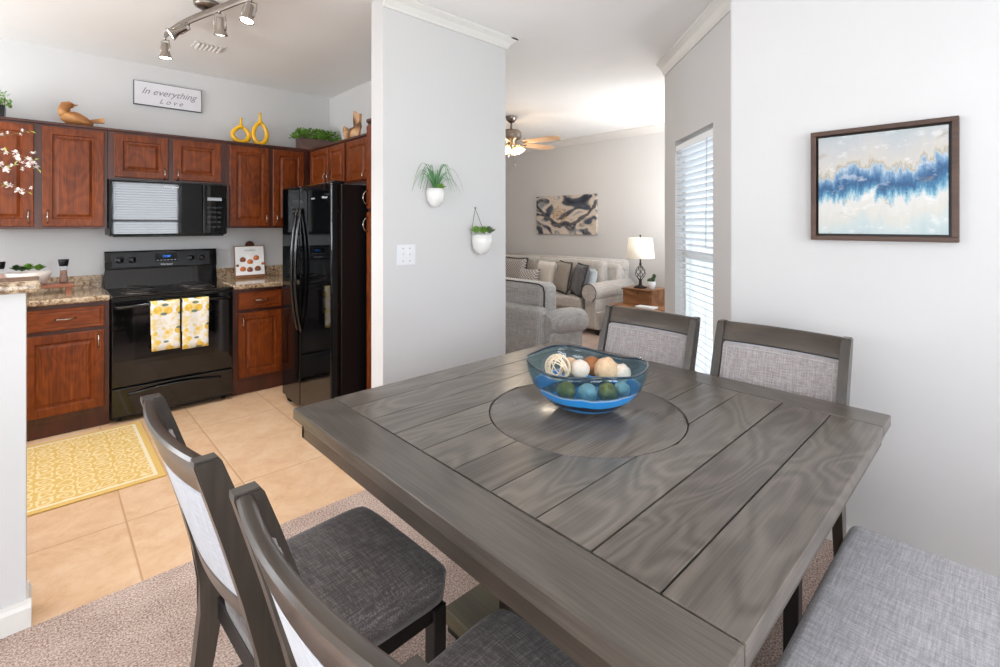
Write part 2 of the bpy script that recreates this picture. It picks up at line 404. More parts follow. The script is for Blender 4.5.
def emissive(name, col, strength):
    t = NT(name); t.col(col)
    t.p.inputs['Emission Color'].default_value = col; t.p.inputs['Emission Strength'].default_value = strength
    M[name] = t.m
emissive('lamp_glow', srgb(255, 250, 240), 9.0)
emissive('bulb_warm', srgb(255, 214, 150), 7.0)
emissive('clock_blue', srgb(40, 120, 220), 1.6)
def shade_mat():
    t = NT('lamp_shade_cloth'); t.col(srgb(244, 240, 230)); t.set(Roughness=0.8)
    t.p.inputs['Subsurface Weight'].default_value = 0.0
    t.p.inputs['Emission Color'].default_value = srgb(255, 238, 208); t.p.inputs['Emission Strength'].default_value = 0.25
    M['lamp_shade_cloth'] = t.m
shade_mat()
def glassy(name, tint, transp=0.75, rough=0.02):
    t = NT(name)
    tr = t.n('ShaderNodeBsdfTransparent'); tr.inputs[0].default_value = tint
    gl = t.n('ShaderNodeBsdfGlossy'); gl.inputs['Roughness'].default_value = rough
    gl.inputs['Color'].default_value = (1, 1, 1, 1)
    fr = t.n('ShaderNodeFresnel'); fr.inputs['IOR'].default_value = 1.35; ge = t.n('ShaderNodeNewGeometry')
    fq = t.math('MULTIPLY', fr.outputs[0], t.math('MULTIPLY', t.math('SUBTRACT', 1.0, ge.outputs['Backfacing']), 0.5))
    mx = t.n('ShaderNodeMixShader'); t.l(fq, mx.inputs[0]); t.l(tr.outputs[0], mx.inputs[1]); t.l(gl.outputs[0], mx.inputs[2])
    df = t.n('ShaderNodeBsdfDiffuse'); df.inputs[0].default_value = tint
    m2 = t.n('ShaderNodeMixShader'); m2.inputs[0].default_value = transp
    t.l(df.outputs[0], m2.inputs[1]); t.l(mx.outputs[0], m2.inputs[2]); t.l(m2.outputs[0], t.out.inputs[0])
    M[name] = t.m
glassy('window_glass', (0.96, 0.98, 1, 1), 1.0)
glassy('clear_glass', (0.9, 0.92, 0.93, 1), 0.9)
glassy('frosted_glass', (1.0, 0.93, 0.8, 1), 0.55, 0.2)

def bowl_mat():
    t = NT('blue_bowl_glass'); tc = t.n('ShaderNodeTexCoord'); sep = t.n('ShaderNodeSeparateXYZ'); t.l(tc.outputs['Object'], sep.inputs[0])
    n = t.noise(tc.outputs['Object'], 9, 2)
    z = t.math('ADD', sep.outputs[2], t.math('MULTIPLY', t.math('SUBTRACT', n, 0.5), 0.03))
    f = t.math('DIVIDE', z, 0.158)
    c = t.ramp(f, [(0.0, srgb(8, 32, 62)), (0.05, srgb(14, 52, 92)), (0.08, srgb(24, 130, 210)), (0.21, srgb(40, 156, 232)), (0.24, srgb(6, 28, 56)), (0.34, srgb(10, 40, 76)),
                   (0.37, srgb(44, 156, 234)), (0.54, srgb(34, 146, 228)), (0.57, srgb(190, 214, 230)), (0.60, srgb(22, 84, 122)), (1.0, srgb(14, 62, 86))], 'LINEAR')
    t.col(c); t.set(Roughness=0.05); t.p.inputs['Coat Weight'].default_value = 0.6
    tr = t.n('ShaderNodeBsdfTransparent'); tr.inputs[0].default_value = (0.78, 0.93, 0.96, 1)
    gl = t.n('ShaderNodeBsdfGlossy'); gl.inputs['Roughness'].default_value = 0.03
    fr = t.n('ShaderNodeFresnel'); fr.inputs['IOR'].default_value = 1.5
    ge = t.n('ShaderNodeNewGeometry'); fq = t.math('MULTIPLY', fr.outputs[0], t.math('SUBTRACT', 1.0, ge.outputs['Backfacing']))
    g = t.n('ShaderNodeMixShader'); t.l(fq, g.inputs[0]); t.l(tr.outputs[0], g.inputs[1]); t.l(gl.outputs[0], g.inputs[2])
    k = t.ramp(f, [(0.55, (0.02, 0.02, 0.02, 1)), (0.61, (0.80, 0.80, 0.80, 1))])
    mx = t.n('ShaderNodeMixShader'); t.l(k, mx.inputs[0]); t.l(t.p.outputs[0], mx.inputs[1]); t.l(g.outputs[0], mx.inputs[2])
    t.l(mx.outputs[0], t.out.inputs[0])
    M['blue_bowl_glass'] = t.m
bowl_mat()
simple('bowl_rim', srgb(14, 44, 62), 0.05, coat=0.6)
simple('outside_ground', srgb(176, 186, 168), 0.9)
simple('outside_post', srgb(120, 136, 160), 0.7)

# ------------------------------------------------------------------ mesh helpers
class MB:
    """collects geometry in world (or thing-local) coordinates; build() links it as ONE mesh object"""
    def __init__(s, mat=None): s.b = bmesh.new(); s.mat = mat; s.slots = []
    def quad(s, *pts):
        return s.b.faces.new([s.b.verts.new(p) for p in pts])
    def box(s, x0, x1, y0, y1, z0, z1, bev=0.0, seg=1):
        n0 = len(s.b.verts)
        r = bmesh.ops.create_cube(s.b, size=1.0)
        for v in r['verts']:
            v.co = Vector(((x0 + x1) / 2 + v.co.x * (x1 - x0), (y0 + y1) / 2 + v.co.y * (y1 - y0), (z0 + z1) / 2 + v.co.z * (z1 - z0)))
        if bev:
            es = list({e for v in r['verts'] for e in v.link_edges})
            bmesh.ops.bevel(s.b, geom=es, offset=bev, segments=seg, affect='EDGES', profile=0.5)
        return s
    def obox(s, c, dx, dy, dz, hx, hy, hz, bev=0.0, seg=1):
        """oriented box: centre, three axis vectors, half sizes"""
        r = bmesh.ops.create_cube(s.b, size=2.0)
        c = Vector(c); dx = Vector(dx).normalized(); dy = Vector(dy).normalized(); dz = Vector(dz).normalized()
        for v in r['verts']:
            v.co = c + dx * v.co.x * hx + dy * v.co.y * hy + dz * v.co.z * hz
        if bev:
            es = list({e for v in r['verts'] for e in v.link_edges})
            bmesh.ops.bevel(s.b, geom=es, offset=bev, segments=seg, affect='EDGES', profile=0.5)
        return s
    def tube(s, pts, rad, n=8, closed=False, flat=(1.0, 1.0), cap=True, up=None):
        pts = [Vector(p) for p in pts]; m = len(pts)
        rr = rad if isinstance(rad, (list, tuple)) else [rad] * m
        rings = []; ref = None
        for i, p in enumerate(pts):
            if closed: t = pts[(i + 1) % m] - pts[i - 1]
            else: t = pts[min(i + 1, m - 1)] - pts[max(i - 1, 0)]
            t.normalize()
            if ref is None:
                a = Vector(up) if up else (Vector((0, 0, 1)) if abs(t.z) < 0.9 else Vector((1, 0, 0)))
                ref = (a - t * a.dot(t)).normalized()
            else:
                ref = (ref - t * ref.dot(t)).normalized()
            bn = t.cross(ref)
            rings.append([s.b.verts.new(p + (ref * math.cos(k * 2 * PI / n) * flat[0] + bn * math.sin(k * 2 * PI / n) * flat[1]) * rr[i]) for k in range(n)])
        for i in range(m if closed else m - 1):
            a, b = rings[i], rings[(i + 1) % m]
            for k in range(n):
                f = s.b.faces.new((a[k], a[(k + 1) % n], b[(k + 1) % n], b[k])); f.smooth = True
        if cap and not closed:
            s.b.faces.new(rings[0][::-1]); s.b.faces.new(rings[-1])
        return s
    def lathe(s, prof, c=(0, 0, 0), n=24, rf=None, axis='z'):
        """prof = [(r, z)]; rf(angle, i) -> (radius factor, dz)"""
        c = Vector(c); rings = []
        for i, (r, z) in enumerate(prof):
            ring = []
            for k in range(n):
                a = k * 2 * PI / n
                fr, dz = rf(a, i) if rf else (1.0, 0.0)
                x, y, h = math.cos(a) * r * fr, math.sin(a) * r * fr, z + dz
                p = {'z': (x, y, h), 'x': (h, x, y), 'y': (x, -h, y)}[axis]
                ring.append(s.b.verts.new(c + Vector(p)))
            rings.append(ring)
        for i in range(len(rings) - 1):
            for k in range(n):
                f = s.b.faces.new((rings[i][k], rings[i][(k + 1) % n], rings[i + 1][(k + 1) % n], rings[i + 1][k])); f.smooth = True
        if prof[0][0] > 1e-5: s.b.faces.new(rings[0][::-1])
        if prof[-1][0] > 1e-5: s.b.faces.new(rings[-1])
        return s
    def prism(s, poly, a0, a1, axis='z'):
        """2D polygon extruded along axis (z: xy, y: xz, x: yz)"""
        def P(u, v, w): return {'z': (u, v, w), 'y': (u, w, v), 'x': (w, u, v)}[axis]
        lo = [s.b.verts.new(P(u, v, a0)) for u, v in poly]; hi = [s.b.verts.new(P(u, v, a1)) for u, v in poly]
        s.b.faces.new(lo[::-1]); s.b.faces.new(hi)
        n = len(poly)
        for i in range(n): s.b.faces.new((lo[i], lo[(i + 1) % n], hi[(i + 1) % n], hi[i]))
        return s
    def ball(s, c, r, sub=2, sq=(1, 1, 1), nz=0.0, seed=0):
        q = bmesh.ops.create_icosphere(s.b, subdivisions=sub, radius=1.0)
        for v in q['verts']:
            d = v.co.copy()
            k = 1 + nz * mnoise.noise(d * 2.3 + Vector((seed, seed * .7, 0)))
            v.co = Vector(c) + Vector((d.x * sq[0], d.y * sq[1], d.z * sq[2])) * r * k
            for f in v.link_faces: f.smooth = True
        return s
    def leaf(s, c, d, L, w, fold=0.2, droop=0.0):
        c = Vector(c); d = Vector(d).normalized()
        side = d.cross(Vector((random.uniform(-.3, .3), random.uniform(-.3, .3), 1)))
        if side.length < 1e-3: side = Vector((1, 0, 0))
        side.normalize(); up = side.cross(d)
        a = s.b.verts.new(c); m1 = s.b.verts.new(c + d * L * .5 + side * w / 2 + up * fold * w); m2 = s.b.verts.new(c + d * L * .5 - side * w / 2 + up * fold * w)
        mm = s.b.verts.new(c + d * L * .5 - Vector((0, 0, droop * .3 * L))); t = s.b.verts.new(c + d * L - Vector((0, 0, droop * L)))
        for q in ((a, m1, mm), (a, mm, m2), (mm, m1, t), (mm, t, m2)):
            s.b.faces.new(q)
        return s
    def grid(s, nu, nv, fn, thick=0.0):
        vs = [[s.b.verts.new(fn(i / nu, j / nv)) for j in range(nv + 1)] for i in range(nu + 1)]
        for i in range(nu):
            for j in range(nv):
                f = s.b.faces.new((vs[i][j], vs[i + 1][j], vs[i + 1][j + 1], vs[i][j + 1])); f.smooth = True
        return s
    def build(s, name, mat, parent=None, origin=None, smooth=None, mods=None):
        if parent is not None:
            root = parent
            while root.parent: root = root.parent
            off = Vector(root.get('_o', (0, 0, 0)))
        else: off = Vector(origin) if origin is not None else Vector((0, 0, 0))
        bmesh.ops.recalc_face_normals(s.b, faces=s.b.faces)
        for v in s.b.verts: v.co -= off
        me = bpy.data.meshes.new(name); s.b.to_mesh(me); s.b.free()
        o = bpy.data.objects.new(name, me); COL.objects.link(o)
        me.materials.append(M[mat] if isinstance(mat, str) else mat)
        if smooth: me.polygons.foreach_set('use_smooth', [True] * len(me.polygons))
        if parent is not None: o.parent = parent
        elif origin is not None: o.location = origin; o['_o'] = tuple(origin)
        return o

def tag(o, label, cat, group=None):
    o['label'] = label; o['category'] = cat
    if group: o['group'] = group
    return o
def thing(name, label, cat, loc, group=None, rz=0.0, local=False):
    """Empty at the thing's base; world-coordinate parts are shifted by its location unless local"""
    o = bpy.data.objects.new(name, None); COL.objects.link(o)
    o.empty_display_size = 0.05
    o.location = loc; o.rotation_euler = (0, 0, rz)
    o['_o'] = (0.0, 0.0, 0.0) if local else tuple(float(a) for a in loc)
    return tag(o, label, cat, group)
def struct(name, mb, mat, parent=None, **k):
    o = mb.build(name, mat, parent, **k)
    if parent is None: o['kind'] = 'structure'
    return o
def dup(root, loc, rz=None, label=None, group=None):
    def cp(o, par):
        c = o.copy(); COL.objects.link(c); c.parent = par
        for ch in list(o.children): cp(ch, c)
        return c
    c = cp(root, None); c.location = loc
    if rz is not None: c.rotation_euler = (0, 0, rz)
    if label: c['label'] = label
    if group: c['group'] = group
    return c
def text(name, body, size, loc, rot, mat, parent, ext=0.0004, shear=0.0, align='CENTER'):
    cu = bpy.data.curves.new(name, 'FONT'); cu.body = body; cu.size = size; cu.extrude = ext; cu.shear = shear
    cu.align_x = align; cu.align_y = 'CENTER'
    tmp = bpy.data.objects.new(name, cu); COL.objects.link(tmp)
    dg = bpy.context.evaluated_depsgraph_get(); dg.update()
    me = bpy.data.meshes.new_from_object(tmp.evaluated_get(dg))
    bpy.data.objects.remove(tmp)
    root = parent
    while root.parent: root = root.parent
    off = Vector(root.get('_o', (0, 0, 0)))
    mat4 = Matrix.Translation(Vector(loc) - off) @ rot.to_4x4()
    me.transform(mat4)
    me.materials.clear(); me.materials.append(M[mat])
    o = bpy.data.objects.new(name, me); COL.objects.link(o); o.parent = parent
    return o
ROT_MY = Matrix(((1, 0, 0), (0, 0, -1), (0, 1, 0)))           # text facing -Y, reading along +X
ROT_MX = Matrix(((0, 0, -1), (-1, 0, 0), (0, 1, 0)))          # text facing -X, reading along -Y

# ------------------------------------------------------------------ the setting
CZ = 2.735
XW = 2.55                       # picture wall
KY = 4.96; KX = 2.20            # kitchen back wall and right wall
PY = 2.505; PXL = 1.432; PXR = 2.42; PT = 0.137
LX = 6.0; LYS = 1.985; LYN = 7.2
DXL = -2.2; DYB = -1.6
T = 0.14
m = MB(); m.prism([(DXL - T, DYB - T), (XW + T, DYB - T), (XW + T, 0.92), (2.98, 0.92), (3.92, 1.86), (LX + T, 1.86), (LX + T, 2.345), (DXL - T, 2.345)], -0.12, 0.0); m.box(KX + 0.12, LX + T, 2.345, LYN + T, -0.12, 0.0)
m.box(PXL + 0.1, KX + 0.12, 2.345, 2.6, -0.12, 0.0)
struct('floor', m, 'carpet')
m = MB(); m.box(DXL - T, KX + 0.12, 2.345, KY + T, -0.12, -0.003)
struct('floor_kitchen', m, 'floor_tile')
m = MB(); m.prism([(DXL - T, DYB - T), (XW + T, DYB - T), (XW + T, 0.92), (2.98, 0.92), (3.92, 1.86), (LX + T, 1.86), (LX + T, LYN + T), (DXL - T, LYN + T)], CZ, CZ + 0.12)
struct('ceiling', m, 'ceiling_paint')

def wall_x(name, x0, x1, ya, yb, mat, holes=()):
    """wall whose faces are planes x0 / x1, from ya to yb, with holes (y0, y1, z0, z1)"""
    m = MB(); y = ya
    for h in sorted(holes):
        m.box(x0, x1, y, h[0], 0, CZ); m.box(x0, x1, h[0], h[1], 0, h[2]); m.box(x0, x1, h[0], h[1], h[3], CZ); y = h[1]
    m.box(x0, x1, y, yb, 0, CZ)
    return struct(name, m, mat)
def wall_y(name, y0, y1, xa, xb, mat, holes=()):
    m = MB(); x = xa
    for h in sorted(holes):
        m.box(x, h[0], y0, y1, 0, CZ); m.box(h[0], h[1], y0, y1, 0, h[2]); m.box(h[0], h[1], y0, y1, h[3], CZ); x = h[1]
    m.box(x, xb, y0, y1, 0, CZ)
    return struct(name, m, mat)
A = Vector((2.907, 1.133, 0))
m = MB(); m.box(XW, XW + T, DYB - T, 0.7, 0, CZ)
q = [(XW, 0.70), (XW, 0.974), (XW + 0.002, 0.984), (XW + 0.008, 0.991), (XW + 0.020, 0.994), (2.775, 0.994), (2.87, 0.90), (2.87, 0.86), (2.69, 0.86), (2.69, 0.70)]
m.prism(q, 0, CZ, 'z')
struct('wall_right', m, 'wall_paint')
wall_y('wall_rear', DYB - T, DYB, DXL, XW, 'wall_paint', [(-1.55, 0.05, 0.0, 2.1), (0.85, 1.88, 0.75, 2.2)])
wall_x('wall_left', DXL - T, DXL, DYB - T, KY + T, 'wall_paint', [(-0.45, 1.5, 0.3, 2.25), (2.95, 4.35, 1.05, 2.2)])
wall_y('wall_kitchen_back', KY, KY + T, DXL, KX + 0.12, 'wall_paint')
wall_x('wall_kitchen_right', KX, PXR, PY + PT, LYN, 'wall_paint')
wall_x('wall_living_back', LX, LX + T, LYS, LYN + T, 'wall_paint_warm')
wall_y('wall_living_far', LYN, LYN + T, KX, LX, 'wall_paint_warm')
wall_y('wall_living_right', LYS - T, LYS, 3.76, LX + T, 'wall_paint_warm', [(4.7, 5.8, 0.6, 2.3)])
m = MB(); m.box(PXL, PXR, PY, PY + PT, 0, CZ)
struct('wall_divider', m, 'wall_paint')
# half wall at the left between dining room and kitchen
m = MB(); m.box(DXL, -0.045, 2.36, 2.48, 0, 1.163)
struct('wall_half', m, 'wall_paint')

# angled wall with a window: local frame, x along the wall, y into the room
angf = bpy.data.objects.new('wall_angled_frame', None)
COL.objects.link(angf); angf.location = A; angf.rotation_euler = (0, 0, R_(45)); bpy.context.view_layer.update()
AM = Matrix.Translation(A) @ Matrix.Rotation(R_(45), 4, 'Z')
bpy.data.objects.remove(angf)
def place_ang(o, local=(0, 0, 0)):
    o.location = AM @ Vector(local); o.rotation_euler = (0, 0, R_(45)); return o
WS0, WS1, WZ0, WZ1, WB = 0.226, 0.945, 0.30, 2.044, 1.194
m = MB()
m.box(-0.19, WS0, -T, 0, 0, CZ); m.box(WS0, WS1, -T, 0, 0, WZ0); m.box(WS0, WS1, -T, 0, WZ1, CZ); m.box(WS1, WB, -T, 0, 0, CZ)
place_ang(struct('wall_angled', m, 'wall_paint_warm'))
# window unit
def window(name, w, z0, z1, depth=-0.10):
    fr = MB(); t = 0.04
    fr.box(0, t, depth - 0.03, depth + 0.03, z0, z1); fr.box(w - t, w, depth - 0.03, depth + 0.03, z0, z1)
    fr.box(t, w - t, depth - 0.03, depth + 0.03, z0, z0 + t); fr.box(t, w - t, depth - 0.03, depth + 0.03, z1 - t, z1)
    zm = (z0 + z1) / 2
    fr.box(t, w - t, depth - 0.028, depth + 0.028, zm - 0.02, zm + 0.02)
    if w > 1.2: fr.box(w / 2 - 0.03, w / 2 + 0.03, depth - 0.028, depth + 0.028, z0 + t, z1 - t)
    o = struct(name, fr, 'trim_white')
    g = MB(); g.box(t, w - t, depth - 0.004, depth + 0.002, z0 + t, z1 - t); g.build('pane', 'window_glass', o)
    s = MB(); s.box(0.0, w, depth + 0.03, 0.02, z0 - 0.02, z0 + 0.005, 0.004); s.build('window_sill', 'trim_white', o)
    return o
w1 = window('window_1', WS1 - WS0, WZ0, WZ1); place_ang(w1, (WS0, 0, 0))
def blind(label, w, z0, z1, pitch, tilt, y=-0.045, sw=0.05):
    t = thing('window_blind', label, 'window blind', (0, 0, 0), local=True)
    h = MB(); h.box(0.01, w - 0.01, y - 0.028, y + 0.028, z1 - 0.045, z1, 0.003); h.build('headrail', 'blind_white', t)
    sl = MB(); z = z1 - 0.07; k = 0
    while z > z0 + 0.045:
        c = (w / 2, y, z)
        a = tilt
        sl.obox(c, (1, 0, 0), (0, math.cos(a), math.sin(a)), (0, -math.sin(a), math.cos(a)), w / 2 - 0.015, sw / 2, 0.0014)
        z -= pitch
    o = sl.build('slats', 'blind_white', t)
    b = MB(); b.box(0.015, w - 0.015, y - 0.025, y + 0.025, z0 + 0.012, z0 + 0.032, 0.003); b.build('bottom_rail', 'blind_white', t)
    for f in (0.18, 0.82) if w < 1 else (0.12, 0.5, 0.88):
        c = MB(); c.tube([(w * f, y + 0.027, z1 - 0.04), (w * f, y + 0.027, z0 + 0.03)], 0.0012, 5); c.build('ladder_cord', 'blind_white', t)
    d = MB(); d.tube([(0.06, y + 0.045, z1 - 0.05), (0.065, y + 0.05, z1 - 0.75)], 0.004, 6); d.build('tilt_wand', 'clear_glass', t)
    return t
b1 = blind('white slatted blind half open in the narrow angled window by the living room', WS1 - WS0, WZ0 + 0.005, WZ1 - 0.035, 0.046, R_(26), y=-0.03, sw=0.052); place_ang(b1, (WS0, 0, 0))
# rear window (seen mirrored in the microwave) and the others
w2 = window('window_2', 1.03, 0.75, 2.2); w2.location = (0.85, DYB, 0)
b2 = blind('wide white slatted blind across the rear dining window facing the kitchen', 1.03, 0.76, 2.19, 0.045, R_(10), y=-0.04); b2.location = (0.85, DYB, 0)
w6 = window('window_added_rear', 1.6, 0.0, 2.1); w6.location = (-1.55, DYB, 0)  # unseen glazed opening added to go with the rear fill light
w3 = window('window_3', 1.95, 0.3, 2.25); w3.location = (DXL, 1.5, 0); w3.rotation_euler = (0, 0, -PI / 2)
w4 = window('window_4', 1.4, 1.05, 2.2); w4.location = (DXL, 4.35, 0); w4.rotation_euler = (0, 0, -PI / 2)
w5 = window('window_5', 1.1, 0.6, 2.3); w5.location = (4.70, LYS, 0); w5.rotation_euler = (0, 0, 0)
m = MB(); m.box(-14, 18, -14, -1.8, -0.32, -0.3); m.box(XW + T + 0.01, 18, -1.8, 0.8, -0.32, -0.3); m.box(4.0, 18, 0.8, 1.8, -0.32, -0.3)
struct('ground_outside', m, 'outside_ground')
m = MB(); m.box(4.62, 4.76, 1.30, 1.44, -0.3, 3.2); 
struct('trim_porch_post', m, 'outside_post')

# crown moulding and baseboards
def crown_profile(p=0.07, h=0.085):
    return [(0, CZ - h), (p * 0.18, CZ - h), (p * 0.25, CZ - h * 0.8), (p * 0.55, CZ - h * 0.45), (p * 0.85, CZ - h * 0.25), (p, CZ - h * 0.15), (p, CZ), (0, CZ)]
m = MB()
p = 0.065; prof = crown_profile(p, 0.07)
m.prism([(PY - a, z) for a, z in prof], PXL - 0.0, PXR, 'x')
# mitred corner and return along the end face
m.prism([(PXR + a, z) for a, z in prof], PY, PY + 1.6, 'y')
m.box(PXR - 0.001, PXR + p, PY - p, PY + 0.001, CZ - 0.0105, CZ + 0.001)
for k in range(len(prof) - 2):
    a0, z0 = prof[k]; a1, z1 = prof[k + 1]
    q = [(PXR + a0, PY, z0), (PXR + a1, PY, z1), (PXR + a1, PY - a1, z1), (PXR + a0, PY - a0, z0)]
    m.quad(*q); q = [(PXR, PY - a0, z0), (PXR, PY - a1, z1), (PXR + a1, PY - a1, z1), (PXR + a0, PY - a0, z0)]; m.quad(*q)
bmesh.ops.remove_doubles(m.b, verts=m.b.verts, dist=1e-5)
struct('trim_1', m, 'trim_white')
m = MB(); m.prism([(a, z) for a, z in crown_profile(0.07, 0.10)], -0.18, WB, 'x')
place_ang(struct('trim_2', m, 'trim_white'))
m = MB(); m.prism([(LX - a, z) for a, z in crown_profile(0.08, 0.10)], LYS, LYN, 'y')
struct('trim_3', m, 'trim_soft')
def base_prof(t=0.015, h=0.095): return [(0, 0), (t, 0), (t, h * 0.72), (t * 0.6, h * 0.86), (t * 0.45, h), (0, h)]
m = MB(); m.prism([(XW - a, z) for a, z in base_prof(0.012, 0.085)], DYB, 0.985, 'y'); struct('baseboard_right', m, 'trim_white')
m = MB(); m.prism([(2.36 - a, z) for a, z in base_prof()], DXL, -0.045 + 0.014, 'x')
m.prism([(-0.045 + a, z) for a, z in base_prof(0.014)], 2.36, 2.48, 'y'); struct('baseboard_half_wall', m, 'trim_white')
m = MB(); m.prism([(PY - a, z) for a, z in base_prof()], PXL, PXR, 'x'); struct('baseboard_divider', m, 'trim_white')
m = MB(); m.prism([(a, z) for a, z in base_prof()], 0, WB, 'x'); place_ang(struct('baseboard_angled', m, 'trim_white'))
m = MB(); m.prism([(LX - a, z) for a, z in base_prof()], LYS, LYN, 'y'); struct('baseboard_living', m, 'trim_white')

# granite bar top on the half wall
m = MB(); m.box(DXL, -0.004, 2.325, 2.55, 1.163, 1.205, 0.015, 3)
tag(m.build('bar_top', 'granite', origin=(-0.6, 2.43, 1.163)), 'brown speckled granite bar top capping the white half wall at left', 'countertop')
# ------------------------------------------------------------------ kitchen cabinets
def panel_door(parent, plane, a0, a1, z0, z1, face, name='door', grain='z', thick=0.02, rail=0.052, raised=True):
    """door on the front plane 'y' (facing -Y, a = X) or 'x' (facing -X, a = Y)"""
    m = MB()
    def P(a, z, d):
        return (a, face - d, z) if plane == 'y' else (face - d, a, z)
    rings = [(0.0, 0.0), (0.0, thick - 0.004), (0.004, thick), (rail, thick), (rail + 0.006, thick - 0.009), (rail + 0.016, thick - 0.010), (rail + 0.034, thick - 0.002)]
    if not raised: rings = rings[:3] + [(0.018, thick), (0.021, thick - 0.002), (0.025, thick)]
    prev = None
    for ins, d in rings:
        r = [m.b.verts.new(P(a, z, d)) for a, z in ((a0 + ins, z0 + ins), (a1 - ins, z0 + ins), (a1 - ins, z1 - ins), (a0 + ins, z1 - ins))]
        if prev:
            for k in range(4): m.b.faces.new((prev[k], prev[(k + 1) % 4], r[(k + 1) % 4], r[k]))
        else: m.b.faces.new(r[::-1])
        prev = r
    m.b.faces.new(prev)
    mat = 'cherry_vertical' if grain == 'z' else ('cherry_across_x' if plane == 'y' else 'cherry_across_y')
    return m.build(name, mat, parent)
def pull(parent, plane, a, z, face, L=0.085, vertical=True, out=0.028, r=0.0045):
    m = MB(); pts = []; rad = []
    for k in range(11):
        u = k / 10; s = (u - 0.5) * L; d = out * math.sin(PI * u) ** 0.6
        aa, zz = (a, z + s) if vertical else (a + s, z)
        pts.append((aa, face - d, zz) if plane == 'y' else (face - d, aa, zz)); rad.append(r * (1.5 if k in (0, 10) else (1.25 if k == 5 else 0.9)))
    m.tube(pts, rad, 8)
    return m.build('handle', 'nickel', parent)

UZ0, UZ1 = 1.370, 2.125
UF = 4.63 + 0.02
def upper_y(label, x0, x1, doors, z0=UZ0, hz=None, cap=True):
    t = thing('wall_cabinet', label, 'kitchen cabinet', ((x0 + x1) / 2, (UF + KY) / 2, z0), 'dark cherry wall cabinets')
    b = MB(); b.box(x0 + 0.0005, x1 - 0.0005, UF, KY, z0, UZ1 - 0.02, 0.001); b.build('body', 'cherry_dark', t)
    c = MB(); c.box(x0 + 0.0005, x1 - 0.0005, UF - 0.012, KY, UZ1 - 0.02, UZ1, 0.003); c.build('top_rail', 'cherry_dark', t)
    for a0, a1, side in doors:
        d = panel_door(t, 'y', a0, a1, z0 + 0.018, UZ1 - 0.035, UF)
        hx = a1 - 0.028 if side == 'r' else a0 + 0.028
        pull(d, 'y', hx, hz or z0 + 0.085, UF - 0.02)
    return t
upper_y('dark cherry wall cabinet left of the microwave, under the wooden bird, two tall doors', -0.45, 0.347, [(-0.405, -0.048, 'r'), (-0.008, 0.328, 'l')])
upper_y('short dark cherry wall cabinet directly above the microwave', 0.347, 1.135, [(0.385, 0.728, 'r'), (0.760, 1.102, 'l')], z0=1.742, hz=1.80)
upper_y('dark cherry wall cabinet right of the microwave, under the yellow vases', 1.135, 1.835, [(1.168, 1.490, 'r'), (1.524, 1.806, 'l')])
RX = 1.863
def upper_x(label, y0, y1, doors, z0, hz=None):
    t = thing('wall_cabinet', label, 'kitchen cabinet', ((RX + KX) / 2, (y0 + y1) / 2, z0), 'dark cherry wall cabinets')
    b = MB(); b.box(RX, KX, y0 + 0.0005, y1 - 0.0005, z0, UZ1 - 0.02, 0.001); b.build('body', 'cherry_dark', t)
    c = MB(); c.box(RX - 0.012, KX, y0 + 0.0005, y1 - 0.0005, UZ1 - 0.02, UZ1, 0.003); c.build('top_rail', 'cherry_dark', t)
    for a0, a1, side in doors:
        d = panel_door(t, 'x', a0, a1, z0 + 0.02, UZ1 - 0.035, RX, rail=0.045)
        hy = a1 - 0.028 if side == 'far' else a0 + 0.028
        pull(d, 'x', hy, hz or z0 + 0.085, RX - 0.02)
    return t
upper_x('dark cherry corner wall cabinet behind the top of the refrigerator', 3.85, 4.63, [(4.20, 4.585, 'near'), (3.872, 4.178, 'far')], 1.74)
upper_x('short dark cherry cabinet over the refrigerator beside the tall pantry', 3.075, 3.85, [(3.47, 3.828, 'near'), (3.10, 3.44, 'far')], 1.74, 1.79)
# filler in the blind corner
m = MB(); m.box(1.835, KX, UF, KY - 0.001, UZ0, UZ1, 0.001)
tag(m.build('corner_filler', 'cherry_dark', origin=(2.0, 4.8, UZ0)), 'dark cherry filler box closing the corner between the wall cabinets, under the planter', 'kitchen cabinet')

# pantry
PX = 1.635
t = thing('pantry_cabinet', 'tall narrow dark cherry pantry cabinet between refrigerator and white wall', 'kitchen cabinet', (1.9, 2.86, 0))
b = MB(); b.box(PX, KX - 0.004, 2.655, 3.065, 0.0, 2.105, 0.001); b.build('body', 'cherry_dark', t)
c = MB(); c.box(PX - 0.012, KX - 0.004, 2.65, 3.07, 2.105, 2.13, 0.004); c.build('crown', 'cherry_dark', t)
d = panel_door(t, 'x', 2.675, 3.05, 1.51, 2.08, PX); pull(d, 'x', 3.03, 1.585, PX - 0.02, 0.10, out=0.035)
d = panel_door(t, 'x', 2.675, 3.05, 0.12, 1.485, PX); pull(d, 'x', 3.03, 1.40, PX - 0.02, 0.10, out=0.035)

# base cabinets
BF = 4.355
def base_y(label, x0, x1, cols, end=0):
    t = thing('base_cabinet', label, 'kitchen cabinet', ((x0 + x1) / 2, (BF + KY) / 2, 0), 'dark cherry base cabinets')
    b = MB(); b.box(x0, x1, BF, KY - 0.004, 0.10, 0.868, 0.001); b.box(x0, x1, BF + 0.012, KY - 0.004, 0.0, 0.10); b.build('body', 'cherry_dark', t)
    for a0, a1, side in cols:
        d = panel_door(t, 'y', a0, a1, 0.698, 0.84, BF, 'drawer', 'x', raised=False)
        pull(d, 'y', (a0 + a1) / 2, 0.772, BF - 0.02, 0.10, vertical=False)
        d = panel_door(t, 'y', a0, a1, 0.14, 0.672, BF)
        pull(d, 'y', a1 - 0.032 if side == 'r' else a0 + 0.032, 0.60, BF - 0.02)
    return t
base_y('dark cherry base cabinet left of the black range under the granite counter', -0.62, 0.336, [(-0.58, -0.135, 'l'), (-0.095, 0.308, 'r')])
